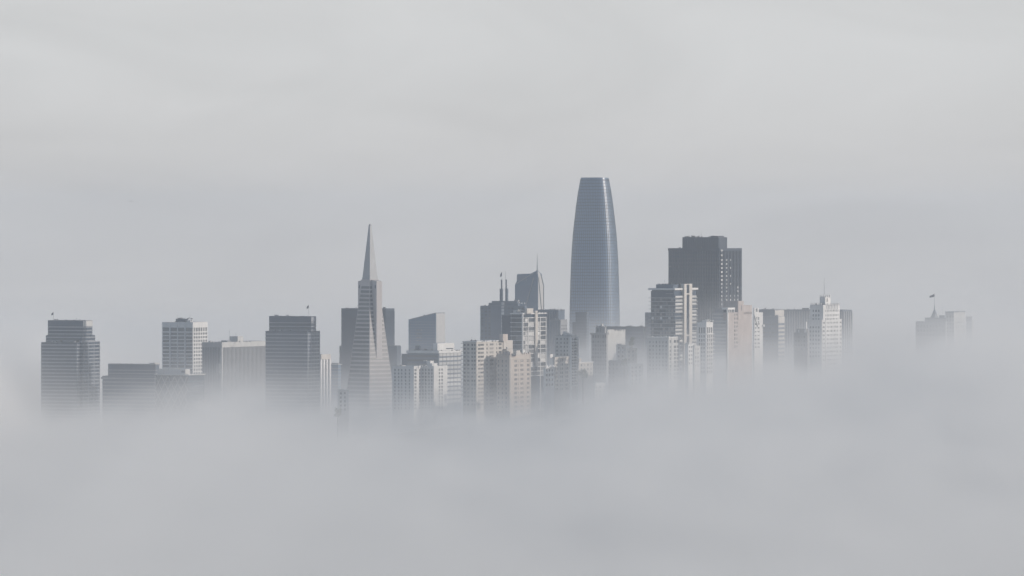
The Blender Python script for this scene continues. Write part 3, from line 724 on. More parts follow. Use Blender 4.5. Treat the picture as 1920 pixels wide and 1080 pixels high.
# ---- block in fog with white sunlit flank
b = Bld('apartment_block', 'tall pale block with white sunlit window strip, in fog below the pillared condominium', 'building', 6080, 1213.5, 1253.7, 1276)
t = b.tier(1213.5, 1276, 633.5, mat='pale'); b.parapet(t, 'white', 0.9)
L = []; b.front(cols(1218, 6.0, 2.2, 6), rows(640, 7.2, 3.8, 10), collect=L); b.wins(L, 'pane')
b.flank([(1256, 1258.4), (1264.2, 1268.4), (1270, 1273.5)], [(638, 643)] + rows(648.5, 7.2, 4.6, 9), 'glass')
b.ribs_flank(t, 1260.6, 1260.6, 1, 1.2, 'white', 634, 790, 0.5, 'pier'); b.clutter(1243, 1258, 633.5, 7, 4.2, 5, 'white'); b.clutter(1222, 1240, 633.5, 4, 1.6, 5)

# ---- condominium with central pillar
b = Bld('condominium_tower', 'glassy condominium with white balcony slabs, overhanging roof and slotted central pillar', 'tower', 6300, 1221, 1264, 1308)
t = b.tier(1221, 1308, 546, mat='dark')
box('roof_slab', M['white'], t[0] - 2.6, 1.4, -1.4, b.ry(1310), b.z(544), b.z(540.4), b.root)
box('roof_deck', M['dark'], t[0] + 0.8, -0.8, 0.8, t[3] - 0.8, b.z(546), b.z(544), b.root)
L = [(t[0] - (2.2 if i % 2 else 2.9), 1.5, -0.5, b.ry(1308.5 + 0.6 * (i % 2)), b.z(py + 0.9), b.z(py)) for i, py in enumerate([558.2 + 6.9 * i for i in range(21)])]
many('balcony', M['pale'], L, b.root)
L = [(0.9, 1.35, b.ry(a), b.ry(c), b.z(py + 3.2), b.z(py + 0.2)) for py in [554.6 + 6.9 * i for i in range(20)] for a, c in ((1264.5, 1278.5), (1296, 1306.5))]
random.seed(3)
many('balustrade', M['bright'], [q for q in L if random.random() < 0.7], b.root)
L = []
b.front(cols(1222, 5.2, 4.2, 8), rows(559.8, 6.9, 4.6, 20), collect=L)
random.shuffle(L); many('window', M['glass'], L[:88], b.root); many('window', M['bright'], L[88:96], b.root); many('window', M['pane'], L[96:], b.root, 10)
for q in (1234, 1249, 1263.4): b.ribs_front(t, q, q, 1, 0.5, 'darkband', 546, 790, 0.4, 'mullion')
y0, y1 = b.ry(1279), b.ry(1295)
pil = box('pillar', M['cream'], -1.0, 3.0, y0, b.ry(1283.8), 0, b.z(532.4), b.root)
box('pillar', M['cream'], -1.0, 3.0, b.ry(1289.2), y1, 0, b.z(532.4), b.root)
box('pillar_web', M['dark'], -1.0, 1.6, b.ry(1283.8), b.ry(1289.2), 0, b.z(533), b.root)
for py in (550.2, 628): box('pillar_tie', M['cream'], 1.6, 3.0, b.ry(1283.8), b.ry(1289.2), b.z(py + 2.6), b.z(py), b.root)
box('pillar_tie', M['cream'], 1.6, 3.0, b.ry(1283.8), b.ry(1289.2), b.z(534.2), b.z(532.6), b.root)
p1 = b.roofbox(1230.7, 1262, 1278, 533.3, 540.4, 'mid', 4); b.clutter(1232, 1276, 533.3, 8, 2.2, 6, 'darkmetal'); b.mast(1247, 524, 533, 0.15); b.mast(1234, 530, 533, 0.2)
box('roof_rail', M['metal'], b.fx(1248, -0.2), 0, -0.35, -0.2, b.z(551), b.z(550.3), b.root)
b = Bld('office_tower', 'plain grey shaded slab peeking out behind the pillared condominium', 'tower', 6900, 1209.6, 1228, 1232)
t = b.tier(1209.6, 1232, 587, mat='mid'); b.parapet(t, 'mid', 0.6); b.bands(t, 592, 7, 2, 'darkband', 0.08)

# ---- the big dark tower
b = Bld('office_tower', 'massive dark granite skyscraper with narrower top block, behind the pillared condominium', 'skyscraper', 7000, 1254.4, 1349, 1393.7)
t = b.tier(1254.4, 1393.7, 466.5, mat='granite')
box('parapet', M['granite'], t[0] - 0.4, 0.5, -0.5, t[3] + 0.4, b.z(470), b.z(465.4), b.root)
tt = b.tier(1280.7, 1365, 445, 466, 'granite', xR=b.fx(1347.5, 7), yF=7); b.roofbox(1333, 1347, 1359, 442.2, 446, 'granite', 10)
b.ribs_front(t, 1256, 1347.6, 31, 1.5, 'granite', 470, 790, 0.9, 'bay'); b.ribs_flank(t, 1351, 1392.6, 15, 1.4, 'granite', 470, 790, 0.9, 'bay')
b.ribs_front(tt, 1282, 1345, 16, 0.7, 'bronze', 447, 465, 0.3); b.ribs_flank(tt, 1349, 1364, 2, 0.8, 'darkband', 446, 465, 0.4)
Lg = []
for i in range(32):
    py = 472 + 7.45 * i
    Lg.append((b.fx(1255), b.fx(1348), -0.16, 0.2, b.z(py + 4), b.z(py)))
many('window_band', M['dark'], Lg, b.root)
many('window_band', M['dark'], [(-0.2, 0.16, 1.0, b.ry(1393), b.z(472 + 7.45 * i + 4), b.z(472 + 7.45 * i)) for i in range(32)], b.root)
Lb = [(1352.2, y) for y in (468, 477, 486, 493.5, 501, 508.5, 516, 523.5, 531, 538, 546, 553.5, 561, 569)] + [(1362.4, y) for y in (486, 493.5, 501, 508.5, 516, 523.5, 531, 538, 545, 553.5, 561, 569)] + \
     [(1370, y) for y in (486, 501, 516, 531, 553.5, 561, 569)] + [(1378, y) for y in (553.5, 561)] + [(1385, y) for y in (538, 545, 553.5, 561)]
for k, (px, py) in enumerate(Lb):  # pale panes: sun glints of the bay facets painted as colour
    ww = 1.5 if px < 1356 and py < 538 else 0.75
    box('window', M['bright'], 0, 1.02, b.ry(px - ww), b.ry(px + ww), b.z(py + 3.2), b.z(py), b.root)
for px, py in ((1258, 483), (1258, 491), (1258, 498.5), (1266, 498.5), (1270, 498.5), (1271, 506.5), (1267, 514)):
    box('window', M['pane'], b.fx(px - 1), b.fx(px + 1), -1.0, 0, b.z(py + 2.6), b.z(py), b.root)
random.seed(21); b.clutter(1285, 1318, 445, 9, 3.4, 12, 'darkmetal'); b.mast(1316, 437, 445, 0.25, back=12); b.mast(1302, 440, 445, 0.3, back=12); b.mast(1293, 440, 445, 0.3, back=12)

# ---- white narrow tower with antenna
b = Bld('apartment_tower', 'narrow white tower with rooftop antenna and tall slotted top windows', 'tower', 6100, 1307.5, 1324.4, 1337.8)
t = b.tier(1307.5, 1337.8, 605.8, mat='white'); b.parapet(t, 'white', 0.8)
b.flank([(1325.8, 1328.4), (1330, 1332.4), (1334, 1336.4)], [(614, 624.6)] + rows(628.4, 7.4, 4.8, 10), 'glass')
b.front(cols(1310.5, 4.3, 2.4, 3), [(614, 625)] + rows(628.4, 7.4, 4.6, 10), 'glass')
many('balcony', M['white'], [(-0.1, 1.5, b.ry(1325), b.ry(1338.5), b.z(py + 0.9), b.z(py)) for py in [626 + 7.4 * i for i in range(11)]], b.root)
b.roofbox(1316, 1325, 1332, 601, 606, 'white', 3); b.mast(1331.4, 576.5, 603, 0.22); b.mast(1322.8, 598, 606, 0.6, 'dish', 4, 'pale'); b.clutter(1318, 1336, 602, 5, 3, 4, 'white')

b = Bld('office_block', 'grey banded block between the white antenna tower and pink-stone block', 'building', 6850, 1337, 1363, 1367)
t = b.tier(1337, 1367, 587, mat='mid'); b.bands(t, 588, 6.6, 2.6, 'grey'); b.tier(1341, 1364, 578, 587, 'darkband', xR=-2, yF=4); b.front(cols(1352, 4.4, 3.4, 2), rows(592, 6.6, 2.6, 10), 'glass')

# ---- pink stone block
b = Bld('apartment_block', 'pink-stone block with a blank sunlit wall and taller chimney-like shaft', 'building', 6120, 1361.5, 1364, 1414.3)
t = b.tier(1361.5, 1414.3, 586, mat='pink', roof=True)
box('quoin', M['white'], -0.5, 0.4, -0.4, 1.6, 0, b.z(586), b.root)
x0 = -1.5
sh = box('shaft', M['pink'], -16, 0.5, b.ry(1385), b.ry(1396.2), b.z(600), b.z(565), b.root)
box('upper_wall', M['pink'], -18, 0.0, b.ry(1396.2), t[3], b.z(590), b.z(573.2), b.root)
box('vent_slot', M['darkband'], 0.4, 0.62, b.ry(1391.2), b.ry(1392.2), b.z(583), b.z(573.5), b.root)
b.flank([(1378.2, 1380), (1382.6, 1384)], rows(588.5, 7.5, 3.8, 9), 'glass'); 
box('pavilion_roof', M['white'], -6, 0.3, b.ry(1364), b.ry(1379), b.z(580.6), b.z(577), b.root)
for q in (1364.8, 1368.6, 1372.4, 1377.8): box('pavilion_column', M['white'], -1.2, 0.1, b.ry(q - 0.6), b.ry(q + 0.6), b.z(586), b.z(580.6), b.root)
box('pavilion_wall', M['dark'], -5, -2, b.ry(1365), b.ry(1377.5), b.z(586), b.z(580.6), b.root)

# ---- white block with slanting stair
b = Bld('apartment_block', 'white angular block with slanted wall line and few windows, beside the pink-stone block', 'building', 6380, 1412.5, 1414.5, 1432)
t = b.tier(1412.5, 1432, 586, mat='white'); up = b.roofbox(1412.5, 1414.3, 1423.5, 577.5, 586.2, 'white', 0.5, 'upper_storey')
beam('stair_wall', M['white'], (0.5, b.ry(1414), b.z(592)), (0.5, b.ry(1420.5), b.z(612)), 1.4, b.root)
L = []; b.flank([(1418, 1420.4), (1422, 1424.4)], [(594.5, 600), (602, 606)], collect=L); b.flank([(1415.5, 1418.5), (1421, 1425)], rows(606.5, 7.2, 2.6, 7), collect=L); b.wins(L)
b.flank([(1417.6, 1421)], [(578.6, 584.8)], 'glass', x=up[1], out=0.1); box('balcony', M['white'], -0.3, 1.6, b.ry(1430.5), b.ry(1433), b.z(613), b.z(609), b.root)

# ---- grey stepped block with striped flank
b = Bld('office_block', 'grey stepped block with cream striped flank, beside the dark ribbed bank', 'building', 6600, 1424, 1459, 1472)
t = b.tier(1424, 1472, 594, mat='mid'); tt = b.tier(1424, 1472, 581.3, 594, 'mid', xR=b.fx(1453, 4), yF=4); b.parapet(tt, 'grey', 0.6)
box('blank_wall', M['cream'], tt[1] - 0.2, tt[1] + 0.3, tt[2] + 0.1, tt[3] - 0.1, b.z(594), b.z(582), b.root)
box('blank_wall', M['cream'], -0.2, 0.3, 0.1, t[3], b.z(606), b.z(594), b.root)
many('floor_band', M['cream'], [(-0.2, 0.4, 0.1, t[3], b.z(py + 3.8), b.z(py)) for py in [610 + 7.6 * i for i in range(12)]], b.root)
b.front(cols(1427, 5.2, 3, 6), rows(607, 7.6, 3, 10), 'glass'); b.clutter(1434, 1444, 581, 2, 1.6, 8)

# ---- dark ribbed wide block
b = Bld('office_block', 'wide dark ribbed block standing behind the tiered white hotel tower', 'building', 7000, 1472, 1580, 1599.7)
t = b.tier(1472, 1599.7, 582.4, mat='darkband'); b.parapet(t, 'mid', 0.8)
b.ribs_front(t, 1474, 1578, 24, 1.5, 'grey', 584, 790, 0.9); b.ribs_flank(t, 1582, 1599, 5, 1.7, 'grey', 584, 790, 0.9)
b.roofbox(1506, 1518, 1520, 578, 582.4, 'darkband', 8); b.mast(1492.5, 576, 582, 0.2)
b = Bld('house', 'low grey house with chimneys, half hidden in fog before the ribbed dark block', 'house', 6300, 1484, 1514, 1518)
t = b.tier(1489, 1518, 624, mat='grey'); b.tier(1494, 1517, 617, 624, 'grey', xR=-0.8, yF=2)
for q, yt in ((1496.5, 618.5), (1508, 618.5), (1509.5, 603.5)): b.roofbox(q, q + 2.2, q + 4.2, yt, 626, 'white', 1, 'chimney')
b.front(cols(1492, 5, 2.4, 5), rows(630, 7.6, 4, 4), 'pane')

# ---- tiered white hotel tower
b = Bld('hotel_tower', 'tiered white stone hotel tower with tall mast on its crown', 'tower', 6400, 1515.6, 1540.6, 1583.4)
t = b.tier(1515.6, 1583.4, 600.6, mat='white'); b.parapet(t, 'white', 0.7, 0.3)
e = 2.0; tm = b.tier(1519.4, 1578.8, 572, 600.6, 'white', xR=b.fx(1543.7, e + 1), yF=e + 1)
tc_ = b.tier(1538, 1559.3, 557, 572, 'white', xR=b.fx(1548, 9), yF=9)
b.mast(1546.6, 523, 557, 0.3, 'mast', 12)
L = []
b.flank(cols(1551.6, 3.12, 1.5, 8), rows(604, 7.75, 3.4, 12), collect=L); b.flank([(1543, 1544.5), (1545.3, 1546.8), (1579.3, 1580.5), (1581.2, 1582.4)], rows(604, 7.75, 3.4, 10), collect=L)
b.wins(L); L = []
b.flank(cols(1548.4, 3.25, 1.3, 9), [(581, 585), (589.5, 593.5), (597, 599.8)], x=tm[1], collect=L)
b.front(cols(1519, 5.1, 2.2, 4), rows(612, 7.75, 3.6, 8), collect=L); b.front(cols(1524.4, 5.1, 2.2, 3), [(581, 585), (589.5, 593.5), (597, 599.8)], y=tm[2], collect=L)
b.wins(L)
b.flank(cols(1551, 3.25, 0.8, 8), [(572.6, 580)], 'darkband', x=tm[1], name='slot', out=0.1)
b.flank([(1551.5, 1553.4)], [(559.5, 566)], 'glass', x=tc_[1])
for q in cols(1549.5, 3.1, 1.0, 10): box('pinnacle', M['white'], tm[1] - 0.5, tm[1] + 0.4, b.ry(q[0], tm[1]), b.ry(q[1], tm[1]), b.z(574), b.z(570 - (q[0] * 7 % 1.6)), b.root)
for q in cols(1521, 3.6, 1.2, 6): box('pinnacle', M['white'], b.fx(q[0], tm[2]), b.fx(q[1], tm[2]), tm[2] - 0.3, tm[2] + 0.5, b.z(574), b.z(569.6 - (q[0] * 5 % 1.8)), b.root)
for q in (1538.5, 1541.5, 1545): box('pinnacle', M['white'], b.fx(q, 9), b.fx(q + 1.2, 9), 8.7, 9.5, b.z(558), b.z(552.5 + (q % 1.5)), b.root)
for q in (1549, 1552.5, 1557): box('pinnacle', M['white'], tc_[1] - 0.5, tc_[1] + 0.4, b.ry(q, tc_[1]), b.ry(q + 1.4, tc_[1]), b.z(558), b.z(553 + (q % 1.5)), b.root)
b.ribs_flank(t, 1541.6, 1548.8, 2, 0.9, 'white', 600.6, 790, 0.4, 'pier')

# ---- hotel with cupola, far along in the fog
b = Bld('hotel', 'old grand hotel with flared cupola and flag, nearly swallowed by fog', 'hotel', 6600, 1718.6, 1772.8, 1776)
t = b.tier(1718.6, 1776, 603.3, mat='grey'); t2 = b.tier(1736, 1774, 597.3, 603.3, 'grey', yF=3, xR=-0.5); b.parapet(t2, 'mid', 0.8, 0.4)
b.front(cols(1722, 5.6, 2.4, 9), rows(610, 8, 4.4, 6), 'glass'); b.roofbox(1762, 1771, 1773, 591.3, 598, 'mid', 5)
x, y = b.fx(1754, 9), 9
prof = [(6.6, 597.3), (6.0, 593), (4.6, 590.5), (3.6, 587), (2.2, 584.5), (1.2, 581), (0.7, 577), (0.3, 571)]
V, Fc = [], []; nn = 12
for r, py in prof:
    for i in range(nn):
        a = 2 * math.pi * i / nn; V.append((x + r * b.s * 1.1 * math.cos(a), y + r * b.s * 1.1 * math.sin(a), b.z(py)))
for k in range(len(prof) - 1):
    for i in range(nn): Fc.append((k * nn + i, k * nn + (i + 1) % nn, (k + 1) * nn + (i + 1) % nn, (k + 1) * nn + i))
Fc += [tuple(range(nn - 1, -1, -1)), tuple((len(prof) - 1) * nn + i for i in range(nn))]
mesh_obj('cupola', V, Fc, M['mid'], b.root)
b.roofbox(1753.8, 1757.5, 1760, 589, 597.3, 'white', 2.5, 'dormer'); b.flag(1754, 550.5, 572, 10, 5.5, 9); b.mast(1768.5, 572, 592, 0.14)
b.clutter(1739, 1752, 597, 4, 3.4, 5)
b = Bld('hotel_tower', 'plain pale tower slab with broad sunlit flank beside the cupola hotel', 'tower', 6630, 1773, 1788.7, 1814.4)
t = b.tier(1773, 1814.4, 585.6, mat='pale'); b.parapet(t, 'mid', 0.8); b.front(cols(1776, 5, 2, 3), rows(592, 7, 3.6, 8), 'glass')
b.flank(cols(1793, 5, 1.6, 4), rows(603, 8, 3.6, 5), 'pane'); b.clutter(1786, 1800, 585, 4, 1.8, 8)
b = Bld('apartment_block', 'faint lilac-grey block fading into fog, last beyond the plain pale slab', 'building', 6750, 1812, 1823, 1827.4)
t = b.tier(1812, 1827.4, 602.5, mat='pale'); b.tier(1812, 1824, 593.4, 602.5, 'grey', xR=-1.5, yF=2); b.front(cols(1814, 4.2, 2, 2), rows(606, 7, 3.4, 5), 'glass')

# ------------------------------------------------------------------ trees on the slope
def tree(px, py, D, wpx, hpx, label, seed):
    rnd = random.Random(seed)
    s = D / F_PX; top = W(px, py, D); R = wpx * s / 2; H = hpx * s
    gz = ground_z(top.x, D)
    r = bpy.data.objects.new('tree', None); COL.objects.link(r); r.location = (top.x, D, gz)
    r['label'] = label; r['category'] = 'tree'; r['group'] = 'trees showing through the fog'
    zt = top.z - gz
    tr = tube('trunk', M['bark'], 0, 0, -1, zt - H * 0.5, 0.7, 0.3, r)
    for k in range(4):
        a = k * 1.7 + rnd.random(); beam('limb', M['bark'], (0, 0, zt - H * 0.75), (math.cos(a) * R * 0.6, math.sin(a) * R * 0.6, zt - H * 0.35), 0.3, tr)
    V, Fc = [], []
    cl = [Vector((rnd.uniform(-1, 1) * R * 0.65, rnd.uniform(-1, 1) * R * 0.65, zt - H * rnd.uniform(0.15, 0.85))) for _ in range(14)]
    for c in cl:
        cr = R * rnd.uniform(0.28, 0.5)
        for _ in range(70):
            d = Vector((rnd.gauss(0, 1), rnd.gauss(0, 1), rnd.gauss(0, 1))).normalized() * cr * rnd.random() ** 0.4
            p = c + d; u = Vector((rnd.gauss(0, 1), rnd.gauss(0, 1), rnd.gauss(0, 1))).normalized(); v = u.orthogonal().normalized(); q = rnd.uniform(0.25, 0.55)
            k = len(V); V += [p - u * q, p + v * q * 0.6, p + u * q, p - v * q * 0.6]; Fc.append((k, k + 1, k + 2, k + 3))
    mesh_obj('crown', V, Fc, M['leaf'], r)
tree(1170.5, 671, 6135, 11, 16, 'dark round tree beside the broken-looking white house front', 1)
tree(633, 763, 6130, 17, 18, 'olive tree faintly visible in fog below the tiny white house', 2)
tree(1093, 692, 6200, 22, 18, 'bushy tree in fog below the low cream house with two window rows', 3)
tree(1185, 628, 6450, 15, 22, 'grey-green tree behind the square cream house on the slope', 4)

# ------------------------------------------------------------------ bird
def bird():
    p = W(245, 377.5, 2600)
    V = [(-0.5, 0, 0), (-0.2, -0.09, 0.03), (0.3, -0.1, 0.04), (0.62, 0, 0.02), (0.3, 0.1, 0.04), (-0.2, 0.09, 0.03), (0.05, 0, 0.13), (0.05, 0, -0.1)]
    Fc = [(0, 1, 6), (1, 2, 6), (2, 3, 6), (3, 4, 6), (4, 5, 6), (5, 0, 6), (1, 0, 7), (2, 1, 7), (3, 2, 7), (4, 3, 7), (5, 4, 7), (0, 5, 7)]
    for sg in (1, -1):
        k = len(V)
        V += [(0.3, sg * 0.08, 0.06), (-0.1, sg * 0.08, 0.06), (0.32, sg * 0.55, 0.2), (-0.02, sg * 0.6, 0.19), (0.0, sg * 1.2, 0.08), (-0.12, sg * 1.15, 0.07)]
        V += [(a, b_, c - 0.03) for a, b_, c in V[k:k + 6]]
        for a in ((0, 1, 3, 2), (2, 3, 5, 4)):
            Fc.append(tuple(k + i for i in a)); Fc.append(tuple(k + 6 + i for i in reversed(a)))
        for a, c in ((0, 2), (2, 4), (4, 5), (5, 3), (3, 1)): Fc.append((k + a, k + c, k + 6 + c, k + 6 + a))
    o = mesh_obj('bird', V, Fc, M['feather']); o.location = p; o.rotation_euler = (0.12, 0, math.radians(60))
    o['label'] = 'tiny faint bird gliding alone in the grey sky'; o['category'] = 'bird'
bird()

# ------------------------------------------------------------------ ground and water
def ground_mat():
    m, nt, b = _principled('city_ground'); N = nt.nodes; L = nt.links
    tc = N.new('ShaderNodeTexCoord'); n = N.new('ShaderNodeTexNoise'); n.inputs['Scale'].default_value = 0.012; n.inputs['Detail'].default_value = 6
    L.new(tc.outputs['Object'], n.inputs['Vector'])
    r = N.new('ShaderNodeValToRGB'); r.color_ramp.elements[0].position = 0.35; r.color_ramp.elements[1].position = 0.65
    r.color_ramp.elements[0].color = (0.06, 0.065, 0.05, 1); r.color_ramp.elements[1].color = (0.2, 0.19, 0.18, 1)
    L.new(n.outputs['Fac'], r.inputs['Fac']); L.new(r.outputs['Color'], b.inputs['Base Color']); b.inputs['Roughness'].default_value = 0.95
    return m
def water_mat():
    m, nt, b = _principled('bay_water'); N = nt.nodes; L = nt.links
    tc = N.new('ShaderNodeTexCoord'); n = N.new('ShaderNodeTexNoise'); n.inputs['Scale'].default_value = 0.08; n.inputs['Detail'].default_value = 4
    L.new(tc.outputs['Object'], n.inputs['Vector']); bp = N.new('ShaderNodeBump'); bp.inputs['Strength'].default_value = 0.3
    L.new(n.outputs['Fac'], bp.inputs['Height']); L.new(bp.outputs['Normal'], b.inputs['Normal'])
    b.inputs['Base Color'].default_value = (0.05, 0.075, 0.085, 1); b.inputs['Roughness'].default_value = 0.12
    return m
X0, X1, Y0, Y1 = -2900, 2900, -900, 13900
V, Fc = [], []
xs = [X0 + (X1 - X0) * i / 72 for i in range(73)]; ys = [Y0 + (Y1 - Y0) * j / 185 for j in range(186)]
for y in ys:
    for x in xs: V.append((x, y, ground_z(x, y)))
for j in range(len(ys) - 1):
    for i in range(72):
        a = j * 73 + i; Fc.append((a, a + 1, a + 74, a + 73))
g = mesh_obj('ground', V, Fc, ground_mat(), None, True); g['kind'] = 'structure'
w = mesh_obj('water', [(X0, -800, 0), (X1, -800, 0), (X1, 5450, 0), (X0, 5450, 0)], [(0, 1, 2, 3)], water_mat()); w['kind'] = 'structure'

# ------------------------------------------------------------------ air: even haze, and the fog bank that hides the city's feet
HAZE_D = 4.8e-5
def vol_box(name, x0, x1, y0, y1, z0, z1, mat):
    v, f = box_vf(x0, x1, y0, y1, z0, z1); o = mesh_obj(name, v, f, mat); o['kind'] = 'stuff'; return o
def vol_mat(name, color, aniso):
    m = bpy.data.materials.new(name); m.use_nodes = True; nt = m.node_tree
    nt.nodes.remove(nt.nodes['Principled BSDF'])
    pv = nt.nodes.new('ShaderNodeVolumePrincipled'); pv.inputs['Color'].default_value = (*color, 1); pv.inputs['Anisotropy'].default_value = aniso
    nt.links.new(pv.outputs['Volume'], nt.nodes['Material Output'].inputs['Volume'])
    return m, nt, pv
mh, nt, pv = vol_mat('haze_air', (0.86, 0.925, 1.0), 0.0); pv.inputs['Density'].default_value = HAZE_D
vol_box('haze', -3000, 3000, -1000, 14000, -20, 345, mh)

mf, nt, pv = vol_mat('fog_air', (0.988, 0.974, 0.952), 0.0)
N, L = nt.nodes, nt.links
tc = N.new('ShaderNodeTexCoord'); sp = N.new('ShaderNodeSeparateXYZ'); L.new(tc.outputs['Object'], sp.inputs[0])
def math_(op, a, b_=None, c_=None, clamp=False):
    n = N.new('ShaderNodeMath'); n.operation = op; n.use_clamp = clamp
    for i, v in enumerate((a, b_, c_)):
        if v is None: continue
        if isinstance(v, (int, float)): n.inputs[i].default_value = v
        else: L.new(v, n.inputs[i])
    return n.outputs[0]
# height of the fog's top across the city, low in the middle and piling up at both ends
HX = [(-790, 60), (-740, 120), (-600, 142), (-560, 112), (-515, 78), (-460, 68), (-380, 68), (-330, 84), (-290, 86), (-240, 80), (-165, 78), (-60, 84), (30, 92), (80, 113), (130, 126), (180, 129), (220, 132), (260, 137), (320, 140), (370, 146), (430, 160), (500, 168), (545, 164), (600, 140), (660, 96), (730, 62)]  # right-hand falloff, out of view, is shaped to let the low sun in
cv = N.new('ShaderNodeFloatCurve')
XA, XB, HS = -800.0, 800.0, 220.0
c0 = cv.mapping.curves[0]
for i, (x, h_) in enumerate(HX):
    u, v = (x - XA) / (XB - XA), h_ / HS
    if i == 0: c0.points[0].location = (u, v)
    elif i == len(HX) - 1: c0.points[1].location = (u, v)
    else: c0.points.new(u, v)
cv.mapping.extend = 'HORIZONTAL'; cv.mapping.update()
mrx = N.new('ShaderNodeMapRange'); mrx.inputs['From Min'].default_value = XA; mrx.inputs['From Max'].default_value = XB; L.new(sp.outputs[0], mrx.inputs['Value'])
L.new(mrx.outputs['Result'], cv.inputs['Value'])
hx = math_('MULTIPLY', cv.outputs[0], HS)
mp = N.new('ShaderNodeMapping'); mp.inputs['Scale'].default_value = (1 / 170, 1 / 420, 1 / 75); mp.inputs['Location'].default_value = (3.1, 1.7, 0.4)
L.new(tc.outputs['Object'], mp.inputs['Vector'])
nz = N.new('ShaderNodeTexNoise'); nz.inputs['Scale'].default_value = 1.0; nz.inputs['Detail'].default_value = 3.0; nz.inputs['Roughness'].default_value = 0.55
L.new(mp.outputs['Vector'], nz.inputs['Vector'])
mrw = N.new('ShaderNodeMapRange'); mrw.inputs['From Min'].default_value = 300; mrw.inputs['From Max'].default_value = 420; mrw.inputs['To Min'].default_value = 68.0; mrw.inputs['To Max'].default_value = 30.0; L.new(sp.outputs[0], mrw.inputs['Value'])
wob = math_('MULTIPLY', math_('SUBTRACT', nz.outputs['Fac'], 0.5), mrw.outputs['Result'])
# the piled-up ends belong to the city; over the open bay the top is flat
my = N.new('ShaderNodeMapRange'); my.interpolation_type = 'SMOOTHSTEP'; my.inputs['From Min'].default_value = 3400; my.inputs['From Max'].default_value = 6000; L.new(sp.outputs[1], my.inputs['Value'])
mz = N.new('ShaderNodeMapRange'); mz.interpolation_type = 'SMOOTHSTEP'; mz.inputs['From Min'].default_value = 8000; mz.inputs['From Max'].default_value = 9200; mz.inputs['To Min'].default_value = 1.0; mz.inputs['To Max'].default_value = 0.0; L.new(sp.outputs[1], mz.inputs['Value'])
base_h = math_('ADD', math_('MULTIPLY', math_('MULTIPLY', math_('SUBTRACT', hx, 62.0), my.outputs['Result']), mz.outputs['Result']), 62.0)
gy = math_('DIVIDE', math_('SUBTRACT', sp.outputs[1], 5900.0), 380.0)
near = math_('MULTIPLY', math_('POWER', 2.71828, math_('MULTIPLY', math_('MULTIPLY', gy, gy), -1.0)), 10.0)   # a low swell just in front of the city
top = math_('ADD', math_('ADD', base_h, wob), near)
ex = math_('DIVIDE', math_('SUBTRACT', top, sp.outputs[2]), 20.0)
mp2 = N.new('ShaderNodeMapping'); mp2.inputs['Scale'].default_value = (1 / 55, 1 / 190, 1 / 26); mp2.inputs['Rotation'].default_value = (0, math.radians(18), 0); L.new(tc.outputs['Object'], mp2.inputs['Vector'])
nz2 = N.new('ShaderNodeTexNoise'); nz2.inputs['Scale'].default_value = 1.0; nz2.inputs['Detail'].default_value = 2.0; nz2.inputs['Distortion'].default_value = 0.5; L.new(mp2.outputs['Vector'], nz2.inputs['Vector'])
ex = math_('ADD', ex, math_('MULTIPLY_ADD', nz2.outputs['Fac'], 3.2, -1.7))     # torn veils
ex = math_('MINIMUM', ex, 3.4)
den = math_('MULTIPLY', math_('POWER', 2.71828, ex), 0.0010)
L.new(den, pv.inputs['Density'])
fog = vol_box('fog', -2990, 2990, -990, 13990, -19, 344, mf)
mf.cycles.volume_step_rate = 0.2

# ------------------------------------------------------------------ sky and sun
SUN_EL, SUN_AZ = 17.0, 92.0       # sun high to the side of the city (towards +x)
wd = bpy.data.worlds.new('World'); SC.world = wd; wd.use_nodes = True
nt = wd.node_tree; N, L = nt.nodes, nt.links
bg = N['Background']; outw = N['World Output']
sky = N.new('ShaderNodeTexSky'); sky.sky_type = 'NISHITA'; sky.sun_disc = False
sky.sun_elevation = math.radians(SUN_EL); sky.sun_rotation = math.radians(SUN_AZ)
L.new(sky.outputs['Color'], bg.inputs['Color']); bg.inputs['Strength'].default_value = 0.13
tc = N.new('ShaderNodeTexCoord'); sp = N.new('ShaderNodeSeparateXYZ'); L.new(tc.outputs['Generated'], sp.inputs[0])
mr = N.new('ShaderNodeMapRange'); mr.interpolation_type = 'SMOOTHSTEP'; mr.inputs['From Min'].default_value = -0.006; mr.inputs['From Max'].default_value = 0.034; L.new(sp.outputs[2], mr.inputs['Value'])
mpw = N.new('ShaderNodeMapping'); mpw.inputs['Scale'].default_value = (17, 17, 60); L.new(tc.outputs['Generated'], mpw.inputs['Vector'])
nzw = N.new('ShaderNodeTexNoise'); nzw.inputs['Scale'].default_value = 1.0; nzw.inputs['Detail'].default_value = 6; nzw.inputs['Distortion'].default_value = 1.0; L.new(mpw.outputs['Vector'], nzw.inputs['Vector'])
rp = N.new('ShaderNodeValToRGB'); rp.color_ramp.elements[0].color = (0.588, 0.570, 0.558, 1); rp.color_ramp.elements[1].color = (0.652, 0.658, 0.666, 1)
L.new(mr.outputs['Result'], rp.inputs['Fac'])
mrn = N.new('ShaderNodeMapRange'); mrn.inputs['From Min'].default_value = 0.3; mrn.inputs['From Max'].default_value = 0.7; mrn.inputs['To Min'].default_value = 0.945; mrn.inputs['To Max'].default_value = 1.055; L.new(nzw.outputs['Fac'], mrn.inputs['Value'])
sc_ = N.new('ShaderNodeVectorMath'); sc_.operation = 'SCALE'; L.new(rp.outputs['Color'], sc_.inputs[0]); L.new(mrn.outputs['Result'], sc_.inputs['Scale'])
mry = N.new('ShaderNodeMapRange'); mry.inputs['From Min'].default_value = -0.7; mry.inputs['From Max'].default_value = 0.75; L.new(sp.outputs[1], mry.inputs['Value'])
sc2 = N.new('ShaderNodeMix'); sc2.data_type = 'RGBA'; sc2.blend_type = 'MULTIPLY'; sc2.inputs['Factor'].default_value = 1.0
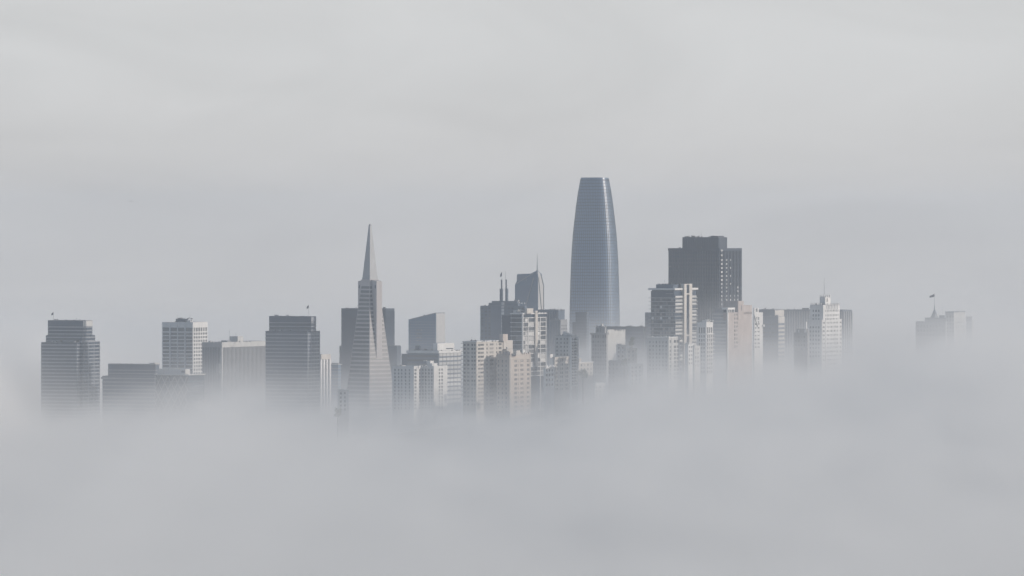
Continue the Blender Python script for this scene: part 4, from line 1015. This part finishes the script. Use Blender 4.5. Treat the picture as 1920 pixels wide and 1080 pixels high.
tint = N.new('ShaderNodeValToRGB'); tint.color_ramp.elements[0].color = (0.27, 0.40, 0.56, 1); tint.color_ramp.elements[1].color = (1, 1, 1, 1); L.new(mry.outputs['Result'], tint.inputs['Fac'])  # unseen sky behind the camera darkened and blued to cool the shaded fronts
L.new(sc_.outputs['Vector'], sc2.inputs['A']); L.new(tint.outputs['Color'], sc2.inputs['B'])
bg2 = N.new('ShaderNodeBackground'); L.new(sc2.outputs['Result'], bg2.inputs['Color']); bg2.inputs['Strength'].default_value = 1.0
mix = N.new('ShaderNodeMixShader'); mrz = N.new('ShaderNodeMapRange'); mrz.inputs['From Min'].default_value = 0.06; mrz.inputs['From Max'].default_value = 0.45; mrz.inputs['To Min'].default_value = 0.95; mrz.inputs['To Max'].default_value = 0.35; L.new(sp.outputs[2], mrz.inputs['Value']); L.new(mrz.outputs['Result'], mix.inputs['Fac'])
L.new(bg.outputs[0], mix.inputs[1]); L.new(bg2.outputs[0], mix.inputs[2]); L.new(mix.outputs[0], outw.inputs['Surface'])

sl = bpy.data.lights.new('sun', 'SUN'); sl.energy = 3.0; sl.angle = math.radians(0.6); sl.color = (1.0, 0.91, 0.82)
so = bpy.data.objects.new('sun', sl); COL.objects.link(so); so.location = (500, 6000, 900)
el, az = math.radians(SUN_EL), math.radians(SUN_AZ)
dirv = Vector((math.sin(az) * math.cos(el), math.cos(az) * math.cos(el) + 0.0, math.sin(el)))
so.rotation_euler = dirv.to_track_quat('Z', 'Y').to_euler()

# ------------------------------------------------------------------ camera
cam = bpy.data.cameras.new('camera'); co = bpy.data.objects.new('camera', cam); COL.objects.link(co)
co.location = (0, 0, CAM_H); co.rotation_euler = (math.radians(90) - math.atan(100 / F_PX), 0, 0)
cam.sensor_width = 36; cam.lens = 36 * F_PX / 1920; cam.clip_start = 1; cam.clip_end = 60000
SC.camera = co

# ------------------------------------------------------------------ render settings
SC.render.engine = 'CYCLES'
cy = SC.cycles
cy.use_denoising = True
try: cy.denoiser = 'OPENIMAGEDENOISE'
except Exception: pass
cy.max_bounces = 6; cy.diffuse_bounces = 2; cy.glossy_bounces = 2; cy.volume_bounces = 3
cy.adaptive_threshold = 0.015; cy.transmission_bounces = 0
cy.volume_max_steps = 512
cy.sample_clamp_indirect = 4
vs = SC.view_settings; vs.view_transform = 'Standard'; vs.look = 'None'; vs.exposure = 0; vs.gamma = 1
